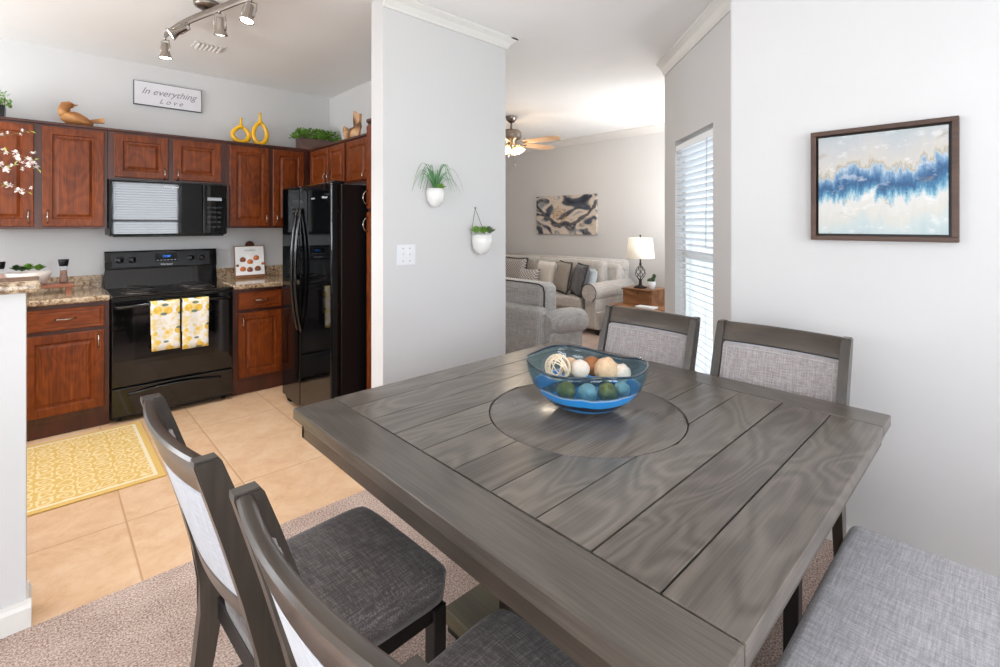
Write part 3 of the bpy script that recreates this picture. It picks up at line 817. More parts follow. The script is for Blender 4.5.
base_y('dark cherry base cabinet between the black range and the refrigerator', 1.114, 2.19, [(1.156, 1.50, 'l'), (1.54, 1.90, 'l')])
m = MB(); m.box(-0.64, 0.338, 4.315, KY - 0.022, 0.870, 0.910, 0.014, 3)
t = m.build('countertop', 'granite', origin=(-0.15, 4.6, 0.87)); tag(t, 'brown speckled granite countertop left of the range holding the wooden riser', 'countertop')
m = MB(); m.box(-0.64, 0.338, KY - 0.021, KY - 0.001, 0.870, 1.005, 0.003); m.build('backsplash', 'granite', t)
m = MB(); m.box(1.113, 2.195, 4.315, KY - 0.022, 0.870, 0.910, 0.014, 3)
t = m.build('countertop', 'granite', origin=(1.6, 4.6, 0.87)); tag(t, 'brown speckled granite countertop right of the range holding the cookbook stand', 'countertop')
m = MB(); m.box(1.113, 2.195, KY - 0.021, KY - 0.001, 0.870, 1.005, 0.003); m.build('backsplash', 'granite', t)

# ------------------------------------------------------------------ microwave
MX0, MX1, MF = 0.354, 1.130, 4.565
t = thing('microwave', 'black over the range microwave mirroring a window blind', 'microwave', (0.735, 4.75, 1.312))
m = MB(); m.box(MX0, MX1, MF + 0.03, KY - 0.001, 1.318, 1.740, 0.004); m.build('body', 'black_satin', t)
m = MB(); m.box(MX0, MX1 - 0.178, MF, MF + 0.028, 1.325, 1.728, 0.006, 2); d = m.build('door', 'black_glass', t)
m = MB(); m.box(MX0 + 0.05, MX1 - 0.25, MF - 0.0015, MF, 1.385, 1.635); m.build('window_panel', 'black_glass', d)
m = MB(); m.box(MX1 - 0.175, MX1, MF, MF + 0.028, 1.325, 1.728, 0.006, 2); c = m.build('control_panel', 'black_glass', t)
m = MB(); m.box(MX1 - 0.145, MX1 - 0.04, MF - 0.001, MF, 1.60, 1.625); m.build('display', 'grey_label', c)
for i in range(5):
    for j in range(3):
        m = MB(); m.box(MX1 - 0.146 + j * 0.037, MX1 - 0.119 + j * 0.037, MF - 0.001, MF, 1.375 + i * 0.04, 1.389 + i * 0.04, 0); m.build('button', 'black_satin', c)
m = MB(); m.box(MX0, MX1, MF + 0.001, MF + 0.028, 1.7295, 1.740, 0.001); g = m.build('vent_grille', 'black_satin', t)
m = MB()
for k in range(24): m.box(MX0 + 0.03 + k * 0.03, MX0 + 0.05 + k * 0.03, MF - 0.0005, MF + 0.003, 1.732, 1.737)
m.build('louvre', 'black_gloss', g)
text('logo', 'Whirlpool', 0.024, (0.735, MF - 0.0012, 1.698), ROT_MY, 'pale_label', d)
m = MB(); m.box(MX0 + 0.02, MX1 - 0.02, MF + 0.02, KY - 0.02, 1.306, 1.319, 0.003); m.build('underside', 'black_satin', t)

# ------------------------------------------------------------------ range
RX0, RX1, RF = 0.343, 1.110, 4.305
t = thing('kitchen_range', 'black electric coil range with two lemon towels on its oven door', 'stove', (0.722, 4.6, 0))
m = MB(); m.box(RX0, RX1, RF + 0.04, 4.93, 0.02, 0.875, 0.003); m.build('body', 'black_satin', t)
m = MB(); m.box(RX0 - 0.002, RX1 + 0.002, RF - 0.012, 4.90, 0.876, 0.902, 0.009, 3); ct = m.build('cooktop', 'black_gloss', t)
for bx, by, br in ((0.53, 4.45, 0.10), (0.91, 4.45, 0.078), (0.53, 4.72, 0.078), (0.91, 4.72, 0.10)):
    m = MB(); m.lathe([(br + 0.022, 0.9025), (br + 0.02, 0.907), (br + 0.008, 0.906), (br * 0.5, 0.903), (0.012, 0.9028), (0.0, 0.903)], (bx, by, 0), 32); dp = m.build('drip_pan', 'drip_pan', ct)
    m = MB(); pts = []
    for k in range(110):
        a = k / 109 * 2 * PI * 4; r = 0.018 + (br - 0.018) * k / 109
        pts.append((bx + math.cos(a) * r, by + math.sin(a) * r, 0.914))
    m.tube(pts, 0.0048, 6); m.build('burner_coil', 'burner_dark', dp)
m = MB(); m.prism([(4.800, 0.903), (4.835, 1.045), (4.815, 1.052), (4.835, 1.180), (4.848, 1.190), (4.93, 1.190), (4.93, 0.903)], RX0, RX1, 'x')
bk = m.build('back_panel', 'black_gloss', t)
m = MB(); m.obox((0.722, 4.8235, 1.116), (1, 0, 0), (0, 0.15, 1), (0, -1, 0.15), 0.335, 0.056, 0.0015, 0.0008); m.build('control_fascia', 'black_satin', bk)
tilt = Matrix.Rotation(R_(-8.7), 3, 'X')
def on_panel(x, z, d=0.0): return (x, 4.8235 + (z - 1.116) * 0.153 - d, z)
for kx in (0.435, 0.515, 0.918, 0.998):
    m = MB(); c = Vector(on_panel(kx, 1.118, 0.002))
    m.lathe([(0.030, 0), (0.030, 0.003), (0.0, 0.0031)], c, 24, axis='y'); k = m.build('knob', 'black_satin', bk)
    m = MB(); m.lathe([(0.019, 0.003), (0.0175, 0.019), (0.015, 0.021), (0.0, 0.021)], c, 20, axis='y'); m.obox(c + Vector((0, -0.022, 0)), (1, 0, 0), (0, 1, 0), (0, 0, 1), 0.0035, 0.004, 0.017, 0.001); m.build('grip', 'black_gloss', k)
    m = MB()
    for q in range(11):
        a = R_(-150 + q * 30 + 90); m.obox(c + Vector((math.cos(a) * 0.0265, -0.0035, math.sin(a) * 0.0265)), (math.cos(a), 0, math.sin(a)), (0, 1, 0), (-math.sin(a), 0, math.cos(a)), 0.003, 0.0003, 0.0007)
    m.build('dial_marks', 'grey_label', k)
m = MB(); m.obox(on_panel(0.742, 1.128, 0.003), (1, 0, 0), (0, 0.15, 1), (0, -1, 0.15), 0.075, 0.032, 0.0012); cl = m.build('clock_panel', 'black_glass', bk)
text('clock_digits', '12:00', 0.026, on_panel(0.742, 1.138, 0.0048), tilt.transposed() @ ROT_MY if False else ROT_MY, 'clock_blue', cl)
m = MB()
for q in range(6):
    m.obox(on_panel(0.682 + q * 0.024, 1.108, 0.005), (1, 0, 0), (0, 0.15, 1), (0, -1, 0.15), 0.007, 0.003, 0.0004)
m.build('buttons', 'grey_label', cl)
text('logo', 'Whirlpool', 0.020, on_panel(0.742, 1.074, 0.003), ROT_MY, 'pale_label', bk)
m = MB(); m.box(RX0 + 0.002, RX1 - 0.002, RF, RF + 0.038, 0.255, 0.868, 0.007, 2); dr = m.build('oven_door', 'black_gloss', t)
m = MB(); m.box(RX0 + 0.13, RX1 - 0.13, RF - 0.002, RF, 0.40, 0.735, 0.001); m.build('oven_window', 'black_glass', dr)
m = MB(); hp = [(RX0 + 0.03, RF, 0.818), (RX0 + 0.035, RF - 0.03, 0.818), (RX0 + 0.06, RF - 0.042, 0.820)] + [(RX0 + 0.06 + (RX1 - RX0 - 0.12) * k / 8, RF - 0.042 - 0.006 * math.sin(PI * k / 8), 0.820 + 0.012 * math.sin(PI * k / 8)) for k in range(1, 8)] + [(RX1 - 0.06, RF - 0.042, 0.820), (RX1 - 0.035, RF - 0.03, 0.818), (RX1 - 0.03, RF, 0.818)]
m.tube(hp, 0.011, 10); m.build('oven_handle', 'black_gloss', dr)
m = MB(); m.box(RX0 + 0.002, RX1 - 0.002, RF, RF + 0.038, 0.045, 0.245, 0.007, 2); sd = m.build('storage_drawer', 'black_gloss', t)
m = MB(); pts = [(RX0 + 0.09 + (RX1 - RX0 - 0.18) * k / 14, RF - 0.004 - 0.020 * math.sin(PI * k / 14) ** .7, 0.196 + 0.024 * math.sin(PI * k / 14)) for k in range(15)]
m.tube(pts, 0.0075, 8, flat=(1.2, 1)); m.build('drawer_lip', 'black_gloss', sd)
for x in (RX0 + 0.05, RX1 - 0.05):
    for y in (RF + 0.09, 4.86):
        m = MB(); m.lathe([(0.018, 0.0), (0.018, 0.022), (0.0, 0.022)], (x, y, -0.003), 12); m.build('foot', 'black_rubber', t)

def towel(label, xc, w, zb, sk):
    m = MB(); yo = RF - 0.046; z0 = 0.832
    prof = [(RF - 0.027, 0.60), (RF - 0.028, 0.815), (yo + 0.012, z0 + 0.010), (yo, z0 + 0.014), (yo - 0.013, z0 + 0.008), (yo - 0.0155, z0 - 0.01)]
    prof += [(yo - 0.0155 - 0.003 * math.sin(k), z0 - 0.01 - (z0 - 0.01 - zb) * k / 8) for k in range(1, 9)]
    n = 12
    def fn(i, j):
        k = int(round(j * (len(prof) - 1))); y, z = prof[k]
        x = xc + (i - 0.5) * w * (1 - 0.04 * max(0, (z0 - z))) + sk * (z0 - z)
        return (x, y - 0.0025 * math.sin(i * 9 + sk * 40) * min(1, max(0, (z0 - z) * 6)), z)
    m.grid(n, len(prof) - 1, fn)
    o = m.build('lemon_towel', 'lemon_towel_cloth', origin=(xc, yo, z0))
    md = o.modifiers.new('thickness', 'SOLIDIFY'); md.thickness = 0.003; md.offset = 0
    return tag(o, label, 'towel', 'lemon print towels on the oven door')
towel('white towel printed with yellow lemons, left of the two on the oven door', 0.648, 0.176, 0.488, 0.008)
towel('white towel printed with yellow lemons, right of the two on the oven door', 0.840, 0.172, 0.472, -0.012)

# ------------------------------------------------------------------ refrigerator
FX, FY0, FY1, FZ = 1.38, 3.09, 3.985, 1.685
t = thing('refrigerator', 'glossy black side by side refrigerator with long bowed handles', 'refrigerator', (1.75, 3.52, 0))
m = MB(); m.box(FX + 0.075, 2.14, FY0 + 0.006, FY1 - 0.004, 0.03, FZ - 0.01, 0.005); m.build('body', 'black_satin', t)
YS = 3.62
for nm, ya, yb in (('freezer_door', YS + 0.003, FY1), ('refrigerator_door', FY0, YS - 0.003)):
    m = MB(); m.box(FX, FX + 0.068, ya, yb, 0.060, FZ, 0.009, 3); d = m.build(nm, 'black_glass', t)
    if nm == 'freezer_door':
        pass
    hy = YS + 0.036 if nm == 'freezer_door' else YS - 0.036
    m = MB(); pts = []; rr = []
    for k in range(21):
        u = k / 20; z = 0.62 + u * 0.90; off = 0.012 + 0.046 * math.sin(PI * u) ** 0.75
        pts.append((FX - off + 0.008, hy, z)); rr.append(0.013 + 0.004 * abs(u - 0.5))
    m.tube(pts, rr, 10, flat=(0.8, 1.15)); m.build('handle', 'black_gloss', d)
    if nm == 'refrigerator_door':
        text('logo', 'Whirlpool', 0.020, (FX - 0.0012, FY0 + 0.095, 1.585), ROT_MX, 'pale_label', d)
        text('energy_text', 'side by side', 0.010, (FX - 0.0012, FY0 + 0.30, 1.585), ROT_MX, 'grey_label', d) if False else None
        m = MB(); m.box(FX - 0.001, FX, FY0 + 0.26, FY0 + 0.32, 1.579, 1.588); m.build('badge', 'grey_label', d)
m = MB(); m.box(FX + 0.02, FX + 0.075, FY0 + 0.02, FY1 - 0.02, 0.032, 0.058, 0.002); g = m.build('kick_grille', 'black_satin', t)
m = MB(); m.box(FX + 0.03, FX + 0.11, FY0 + 0.02, FY0 + 0.10, FZ - 0.01, FZ + 0.012, 0.004); m.build('hinge_cover', 'black_satin', t)
m = MB(); m.box(FX + 0.03, FX + 0.11, FY1 - 0.10, FY1 - 0.02, FZ - 0.01, FZ + 0.012, 0.004); m.build('hinge_cover', 'black_satin', t)
for y in (FY0 + 0.05, FY1 - 0.05):
    for x in (FX + 0.05, 2.05):
        m = MB(); m.lathe([(0.026, -0.014), (0.026, 0.014)], (x, y, 0.023), 14, axis='y'); m.build('wheel', 'black_rubber', t)

# ------------------------------------------------------------------ things on the left counter
t = thing('serving_riser', 'low reddish wooden riser on the counter left of the range', 'tray', (-0.06, 4.66, 0.91))
m = MB(); m.box(-0.24, 0.158, 4.56, 4.76, 0.960, 0.981, 0.003); m.build('board', 'riser_wood', t)
for x in (-0.215, 0.115):
    m = MB(); m.box(x, x + 0.03, 4.575, 4.745, 0.9105, 0.960, 0.002); m.build('foot', 'riser_wood', t)
m = MB(); prof = [(0.055, 0.982), (0.070, 0.984), (0.098, 1.003), (0.114, 1.050), (0.116, 1.072), (0.112, 1.072), (0.109, 1.052), (0.0, 1.048)]
m.lathe(prof, (-0.075, 4.665, 0), 32); t = thing('planter_bowl', 'cream bowl on the wooden riser filled with dark succulents', 'planter', (-0.075, 4.665, 0.982)); m.build('bowl', 'cream_ceramic', t)
def rosette(mb, c, r, n=3, up=1.0):
    for ring in range(n):
        k = 9 - ring * 2; el = R_(32 + ring * 18)
        for i in range(k):
            a = i * 2 * PI / k + ring * .4
            mb.leaf((c[0], c[1], c[2] + ring * r * .14), (math.cos(a) * math.cos(el), math.sin(a) * math.cos(el), math.sin(el)), r * (1 - ring * .18), r * .48, 0.25)
for i, (dx, dy, r) in enumerate(((-0.06, 0, .035), (0.0, -.03, .04), (0.055, 0, .034), (0.0, .045, .036), (-.03, -.055, .03), (.05, -.045, .028))):
    m = MB(); rosette(m, (-0.075 + dx, 4.665 + dy, 1.072 + r * .35), r * 1.4, 4); m.build('succulent', 'leaf_green' if i in (1, 2, 5) else 'leaf_dark', t)
def grinder(label, x, y, fill, zb):
    t = thing('spice_grinder', label, 'spice grinder', (x, y, zb), 'glass spice grinders')
    m = MB(); m.lathe([(0.0, 0.0), (0.026, 0.0), (0.0275, 0.02), (0.0215, 0.06), (0.0205, 0.085), (0.024, 0.120), (0.0, 0.120)], (x, y, zb + 0.001), 20); m.build('jar', 'clear_glass', t)
    m = MB(); m.lathe([(0.0, 0.003), (0.0235, 0.003), (0.025, 0.02), (0.0195, 0.06), (0.0185, 0.09), (0.0, 0.092)], (x, y, zb + 0.001), 20); m.build('spice', fill, t)
    m = MB(); m.lathe([(0.0, 0.1215), (0.0235, 0.1215), (0.0255, 0.13), (0.0305, 0.167), (0.029, 0.17), (0.0, 0.17)], (x, y, zb + 0.001), 20); m.build('cap', 'black_satin', t)
grinder('spice grinder of dark peppercorns with black cap, right of the succulent bowl', 0.104, 4.67, 'pepper', 0.981)
grinder('spice grinder of pink salt with black cap, left of the succulent bowl', -0.215, 4.64, 'pink_salt', 0.981)

# cookbook stand
t = thing('cookbook_stand', 'wooden easel with a white recipe page of cookies on the right counter', 'cookbook stand', (1.39, 4.86, 0.911))
lean = 0.16
def cb(x, h, d=0.0): return (x, 4.825 + h * lean - d, 0.912 + h)
m = MB(); m.obox(cb(1.388, 0.148), (1, 0, 0), (0, lean, 1), (0, -1, lean), 0.130, 0.145, 0.007, 0.002); bd = m.build('board', 'honey_wood', t)
m = MB(); m.lathe([(0.038, -0.007), (0.038, 0.007)], cb(1.395, 0.298), 24, axis='y'); m.build('top_knob', 'cherry_dark', t)
m = MB(); m.box(1.258, 1.518, 4.795, 4.835, 0.9115, 0.930, 0.002); m.build('ledge', 'honey_wood', t)
m = MB(); m.obox((1.388, 4.90, 1.02), (1, 0, 0), (0, -0.16, 1), (0, 1, 0.1), 0.02, 0.108, 0.006); m.build('prop', 'honey_wood', t)
m = MB(); m.obox(cb(1.388, 0.156, 0.011), (1, 0, 0), (0, lean, 1), (0, -1, lean), 0.122, 0.131, 0.002); pg = m.build('recipe_page', 'paper_white', t)
tiltm = Matrix.Rotation(math.atan(lean), 3, 'X')
for cx, ch, rr, mt in ((1.327, .165, .026, 'cookie_brown'), (1.388, .145, .026, 'cookie_orange'), (1.442, .178, .026, 'cookie_orange'), (1.325, .080, .025, 'cookie_orange'), (1.383, .072, .026, 'cookie_brown'), (1.452, .078, .028, 'cookie_brown'), (1.497, .125, .014, 'cookie_orange'), (1.281, .115, .013, 'cookie_brown')):
    m = MB(); m.lathe([(0.0, -0.002), (rr, -0.001), (rr * .95, 0.0015), (0.0, 0.002)], cb(cx, ch, 0.0145), 18, axis='y'); m.build('printed_cookie', mt, pg)
text('page_title', 'cookies', 0.030, cb(1.388, .252, .0142), ROT_MY, 'grey_label', pg, shear=0.3)

# ------------------------------------------------------------------ things on top of the cabinets
def vase(label, x, y, rx, rz, neck, hole):
    """ring-bodied vase standing on the cabinet top"""
    z0 = UZ1 + 0.0005; cz = z0 + rz
    m = MB(); pts = []; rad = []
    n = 44; tr = 0.0195
    for k in range(n):
        a = k * 2 * PI / n; up = max(0.0, -math.cos(a))
        pts.append((x + math.sin(a) * (rx - tr) * (1 - 0.22 * up ** 2), y, cz - math.cos(a) * (rz - tr) * (1 + 0.16 * up ** 3))); rad.append(tr + 0.003 * math.cos(a))
    m.tube(pts, rad, 12, closed=True, up=(0, 1, 0))
    t = thing('ring_vase', label, 'vase', (x, y, z0), 'yellow ring vases')
    m.build('ring_body', 'yellow_ceramic', t)
    m = MB(); zt = cz + (rz - tr) * 1.16 - 0.006
    m.lathe([(0.026, zt - 0.006), (0.019, zt + 0.014), (0.0115, zt + 0.034), (0.0095, zt + neck * .7), (0.0115, zt + neck), (0.008, zt + neck - 0.002), (0.0, zt + neck - 0.02)], (x, y, 0), 18); m.build('neck', 'yellow_ceramic', t)
vase('shorter yellow ceramic vase with a round open ring body on the cabinets', 1.290, 4.76, 0.086, 0.082, 0.085, .03)
vase('taller yellow ceramic vase with an oval open ring body on the cabinets', 1.452, 4.76, 0.078, 0.110, 0.096, .03)

def planter(label, x0, x1, y0, y1, zb, h, mat, grp, leafmat, n, spread, cat='planter', hh=0.09):
    t = thing('box_planter', label, cat, ((x0 + x1) / 2, (y0 + y1) / 2, zb), grp)
    m = MB(); m.prism([(x0 + 0.004, zb), (x1 - 0.004, zb), (x1, zb + h), (x0, zb + h)], y0, y1, 'y'); m.build('box', mat, t)
    m = MB(); m.box(x0 + 0.008, x1 - 0.008, y0 + 0.008, y1 - 0.008, zb + h, zb + h + 0.003); m.build('soil', 'soil', t)
    m = MB()
    for i in range(n):
        px, py = random.uniform(x0 - spread, x1 + spread), random.uniform(y0 - spread * .6, y1)
        ex = max(0, x0 - px, px - x1) / max(spread, 1e-4)
        pz = zb + h + random.uniform(0.0, hh) * (1 - 0.5 * ex) - ex * 0.02
        d = Vector((random.uniform(-1, 1), random.uniform(-1, 1), random.uniform(0.0, 1.2)))
        m.leaf((px, py, pz), d, random.uniform(.022, .036), random.uniform(.016, .024))
    m.build('foliage', leafmat, t)
    m = MB()
    for i in range(14):
        px = x0 + (x1 - x0) * (i + .5) / 14; m.tube([(px, (y0 + y1) / 2, zb + h), (px + random.uniform(-.02, .02), (y0 + y1) / 2 + random.uniform(-.04, .04), zb + h + hh * .8)], 0.002, 5)
    m.build('stems', 'twig', t)
    return t
planter('weathered wooden box of leafy green boxwood on the corner cabinets', 1.80, 2.14, 4.70, 4.83, UZ1 + 0.0005, 0.115, 'planter_wood', None, 'leaf_green', 820, 0.055)
planter('black square pot of green leaves on the leftmost cabinet top', -0.34, -0.19, 4.69, 4.84, UZ1 + 0.0005, 0.085, 'black_satin', None, 'leaf_bright', 140, 0.03)

# carved bird, head turned back
t = thing('carved_bird', 'carved tan wooden bird with head turned back on the left cabinet', 'bird figurine', (0.2117, 4.76, UZ1))
z = UZ1
m = MB()
m.tube([(0.1085, 4.76, z + .098), (0.1205, 4.76, z + .076), (0.1472, 4.76, z + .060), (0.1859, 4.76, z + .052), (0.2246, 4.76, z + .040), (0.2530, 4.76, z + .030), (0.2736, 4.76, z + .026)],
       [0.026, 0.046, 0.056, 0.052, 0.039, 0.025, 0.012], 14, flat=(1, .8)); 
m.tube([(0.1154, 4.76, z + .07), (0.1085, 4.76, z + .115), (0.1171, 4.76, z + .148), (0.1386, 4.76, z + .156), (0.1618, 4.76, z + .153)], [0.036, 0.036, 0.033, 0.027, 0.015], 14, flat=(1, .8))
m.tube([(0.1584, 4.76, z + .154), (0.1790, 4.76, z + .162), (0.1876, 4.76, z + .164)], [0.010, 0.004, 0.001], 8)
m.build('body', 'carved_wood', t)
m = MB(); m.tube([(0.1386, 4.722, z + .080), (0.1773, 4.716, z + .066), (0.2289, 4.725, z + .042), (0.2633, 4.735, z + .022)], [0.008, 0.026, 0.022, 0.004], 10, flat=(1, .3), up=(0, 0, 1)); m.build('wing', 'carved_wood', t)
m = MB(); m.prism([(0.2332, z + .056), (0.2547, z + .062), (0.3364, z + .088), (0.3390, z + .046), (0.2719, z + .044), (0.2375, z + .040)], 4.748, 4.772, 'y'); m.build('tail', 'carved_wood', t)
# second carved figure on the refrigerator cabinet
t = thing('carved_bird', 'streaky driftwood bird with raised tail on the cabinet above the refrigerator', 'bird figurine', (1.98, 3.98, UZ1))
x = 1.97; YO = 3.97
def q2(y): return YO + (y - 4.04) * 1.12
m = MB()
m.tube([(x, q2(4.16), z + 0.109), (x, q2(4.14), z + 0.086), (x, q2(4.10), z + 0.067), (x, q2(4.03), z + 0.064), (x, q2(3.97), z + 0.086), (x, q2(3.94), z + 0.115)], [0.024, 0.039, 0.058, 0.062, 0.047, 0.025], 12, flat=(1, .8))
m.build('body', 'driftwood', t)
m = MB(); m.tube([(x, q2(4.15), z + 0.098), (x, q2(4.165), z + 0.132), (x, q2(4.175), z + 0.147), (x, q2(4.20), z + 0.136)], [0.026, 0.024, 0.015, 0.003], 10); m.build('head', 'driftwood', t)
m = MB(); m.prism([(q2(4.00), z + 0.101), (q2(3.95), z + 0.078), (q2(3.91), z + 0.168), (q2(3.905), z + 0.224), (q2(3.955), z + 0.235), (q2(4.005), z + 0.263), (q2(4.01), z + 0.168)], x - .012, x + .012, 'x'); m.build('tail', 'driftwood', t)
m = MB(); m.prism([(q2(3.97), z + 0.056), (q2(3.90), z + 0.022), (q2(3.86), z + 0.101), (q2(3.87), z + 0.146), (q2(3.93), z + 0.134)], x - .03, x - .016, 'x'); m.build('wing', 'driftwood', t)
m = MB(); m.lathe([(0.035, z + .0005), (0.035, z + .010)], (x, YO, 0), 16); m.build('base', 'driftwood', t)

# script sign on the kitchen wall
t = thing('wall_sign', 'white wooden sign with grey script on the kitchen wall above the bird', 'sign', (0.78, 4.95, 2.39))
m = MB(); m.box(0.535, 1.020, 4.935, KY - 0.001, 2.392, 2.590, 0.001); m.build('backing', 'sign_edge', t)
m = MB(); m.box(0.540, 1.015, 4.932, 4.936, 2.398, 2.585); m.build('panel', 'sign_white', t)
text('sign_text', 'In everything', 0.074, (0.778, 4.9312, 2.510), ROT_MY, 'sign_ink', t, shear=0.45)
text('sign_text', 'L o v e', 0.060, (0.79, 4.9312, 2.440), ROT_MY, 'sign_ink', t, shear=0.45)

# yellow rug
m = MB(); m.box(-1.0, 0.50, 3.24, 4.25, -0.002, 0.006, 0.002)
o = m.build('kitchen_rug', 'rug_yellow', origin=(-0.25, 3.745, -0.002)); tag(o, 'yellow rug with white damask pattern on the kitchen tiles', 'rug')

# ------------------------------------------------------------------ track light, vent
def bez(p0, p1, p2, p3, n):
    out = []
    for k in range(n + 1):
        u = k / n; out.append(Vector(p0) * (1 - u) ** 3 + 3 * Vector(p1) * u * (1 - u) ** 2 + 3 * Vector(p2) * u * u * (1 - u) + Vector(p3) * u ** 3)
    return out
t = thing('track_light', 'curved brushed nickel track light with adjustable spot heads on kitchen ceiling', 'ceiling light', (0.73, 3.05, CZ))
ZT = 2.63
bar = bez((0.575, 3.78, ZT), (0.60, 3.45, ZT), (0.70, 3.20, ZT), (0.76, 2.98, ZT), 12) + bez((0.76, 2.98, ZT), (0.82, 2.76, ZT), (0.93, 2.55, ZT), (1.02, 2.25, ZT), 12)[1:]
m = MB(); m.tube(bar, 0.016, 8, flat=(1.5, 0.5), up=(0, 0, 1)); m.build('bar', 'brushed_nickel_dark', t)
m = MB(); m.lathe([(0.0, CZ - 0.034), (0.045, CZ - 0.034), (0.068, CZ - 0.022), (0.072, CZ - 0.0005)], (0.715, 3.33, 0), 28); m.build('canopy', 'brushed_nickel_dark', t)
m = MB(); m.tube([(0.715, 3.33, CZ - 0.03), (0.675, 3.27, ZT)], 0.010, 10); m.build('stem', 'brushed_nickel_dark', t)
def spot(i, frac_pt, aim, tilt):
    b = Vector(frac_pt); d = Vector(aim).normalized()
    m = MB(); m.tube([b, b + Vector((0, 0, -0.028))], 0.006, 8)
    j = b + Vector((0, 0, -0.03)); s = d.cross(Vector((0.3, 0.2, 1))).normalized()
    q = j + d * 0.02
    for sg in (-1, 1):
        m.tube([j, j + s * sg * 0.030 + d * 0.004, j + s * sg * 0.036 + d * 0.045, q + s * sg * 0.030 + d * 0.07], 0.0032, 6)
    h = m.build('spot_head', 'nickel', t)
    k = MB(); rot = d.to_track_quat('Z', 'Y').to_matrix()
    prof = [(0.0, 0.0), (0.018, 0.0), (0.0195, 0.004), (0.0195, 0.048), (0.035, 0.090), (0.038, 0.096), (0.036, 0.098), (0.0325, 0.091)]
    k.lathe(prof, (0, 0, 0), 20)
    for v in k.b.verts: v.co = q + rot @ v.co
    k.build('spot_cup', 'nickel', h)
    g = MB(); g.lathe([(0.0, 0.0905), (0.0322, 0.0905), (0.031, 0.095), (0.0, 0.099)], (0, 0, 0), 20)
    for v in g.b.verts: v.co = q + rot @ v.co
    g.build('bulb', 'lamp_glow', h)
    l = bpy.data.lights.new('spot_bulb', 'SPOT'); l.energy = 30; l.spot_size = R_(110); l.spot_blend = 0.7; l.color = (1, 0.99, 0.97); l.shadow_soft_size = 0.03
    lo = bpy.data.objects.new('spot_bulb', l); COL.objects.link(lo); lo.location = q + d * 0.108; lo.rotation_euler = d.to_track_quat('-Z', 'Y').to_euler()
spot(0, bar[0], (0.02, 0.0, -1), 0)
spot(1, bar[5], (-0.80, 0.20, -0.62), 0)
spot(2, bar[10], (0.12, 0.25, -1), 0)
spot(3, bar[15], (-0.22, -0.10, -1), 0)
t = thing('ceiling_vent', 'small white slotted air vent in the kitchen ceiling by the track light', 'vent', (0.87, 4.08, CZ))
m = MB(); m.box(0.80, 0.99, 4.06, 4.22, CZ - 0.006, CZ - 0.0005, 0.002); m.build('frame', 'trim_white', t)
m = MB()
for k in range(6): m.obox((0.825 + k * 0.028, 4.14, CZ - 0.010), (1, 0, -0.7), (0, 1, 0), (0.7, 0, 1), 0.009, 0.068, 0.0012)
m.build('slats', 'trim_white', t)
# ------------------------------------------------------------------ dining table
TX0, TX1, TY0, TY1, TZ = 0.630, 2.066, 0.278, 1.716, 0.762
TCX, TCY = 1.345, 1.0
FRW = 0.145
t = thing('dining_table', 'large square grey oak dining table with plank top and round turntable', 'table', (TCX, TCY, 0))
m = MB(); m.box(TX0 + 0.006, TX1 - 0.006, TY0 + 0.006, TY1 - 0.006, TZ - 0.036, TZ - 0.0145); m.build('core', 'black_wood', t)
# breadboard ends
for x0, x1 in ((TX0, TX0 + FRW), (TX1 - FRW + 0.008, TX1)):
    m = MB(); m.box(x0, x1, TY0, TY1, TZ - 0.038, TZ, 0.004, 2); m.build('breadboard_end', 'grey_oak_y', t)
PXa, PXb = TX0 + FRW + 0.0035, TX1 - FRW + 0.0045
DR = 0.325; NP = 10; PW = 0.146
m = MB(); g = 0.0019
def arc_x(y, sgn):
    q = (DR + 0.005) ** 2 - (y - TCY) ** 2
    return TCX + sgn * math.sqrt(max(0.0, q))
for i in range(NP):
    y0, y1 = max(TY0, 0.272 + i * PW + g), min(TY1, 0.272 + (i + 1) * PW - g)
    zb = TZ - 0.014 if 0 < i < NP - 1 else TZ - 0.038
    ys = [y1 - (y1 - y0) * k / 14 for k in range(15)]
    if y1 < TCY - DR - 0.005 or y0 > TCY + DR + 0.005:
        m.box(PXa, PXb, y0, y1, zb, TZ, 0.0015)
    else:
        m.prism([(PXa, y0), (PXa, y1)] + [(arc_x(y, -1) if abs(y - TCY) < DR + .005 else TCX, y) for y in ys], zb, TZ, 'z')
        m.prism([(PXb, y1), (PXb, y0)] + [(arc_x(y, 1) if abs(y - TCY) < DR + .005 else TCX, y) for y in ys[::-1]], zb, TZ, 'z')
m.build('plank_top', 'grey_oak_x', t)
m = MB(); m.lathe([(0.0, TZ - 0.010), (DR - 0.004, TZ - 0.010), (DR, TZ - 0.008), (DR, TZ - 0.0012), (DR - 0.0015, TZ + 0.0002), (0.0, TZ + 0.0002)], (TCX, TCY, 0), 96)
m.build('turntable', 'grey_oak_disc', t)
m = MB()
ap = 0.022
for (a0, a1, b0, b1) in ((TX0 + ap, TX1 - ap, TY0 + ap, TY0 + ap + 0.022), (TX0 + ap, TX1 - ap, TY1 - ap - 0.022, TY1 - ap), (TX0 + ap, TX0 + ap + 0.022, TY0 + ap, TY1 - ap), (TX1 - ap - 0.022, TX1 - ap, TY0 + ap, TY1 - ap)):
    m.box(a0, a1, b0, b1, TZ - 0.102, TZ - 0.0385, 0.003)
m.build('apron', 'table_apron_wood', t)
for x in (TCX - 0.16, TCX + 0.16):
    for y in (TCY - 0.16, TCY + 0.16):
        m = MB(); m.box(x - 0.05, x + 0.05, y - 0.05, y + 0.05, 0.085, TZ - 0.15, 0.004); m.build('leg', 'grey_wood_dark', t)
m = MB(); m.box(TCX - 0.345, TCX + 0.345, TCY - 0.345, TCY + 0.345, 0.03, 0.085, 0.006); m.build('base_platform', 'olive_wood', t)
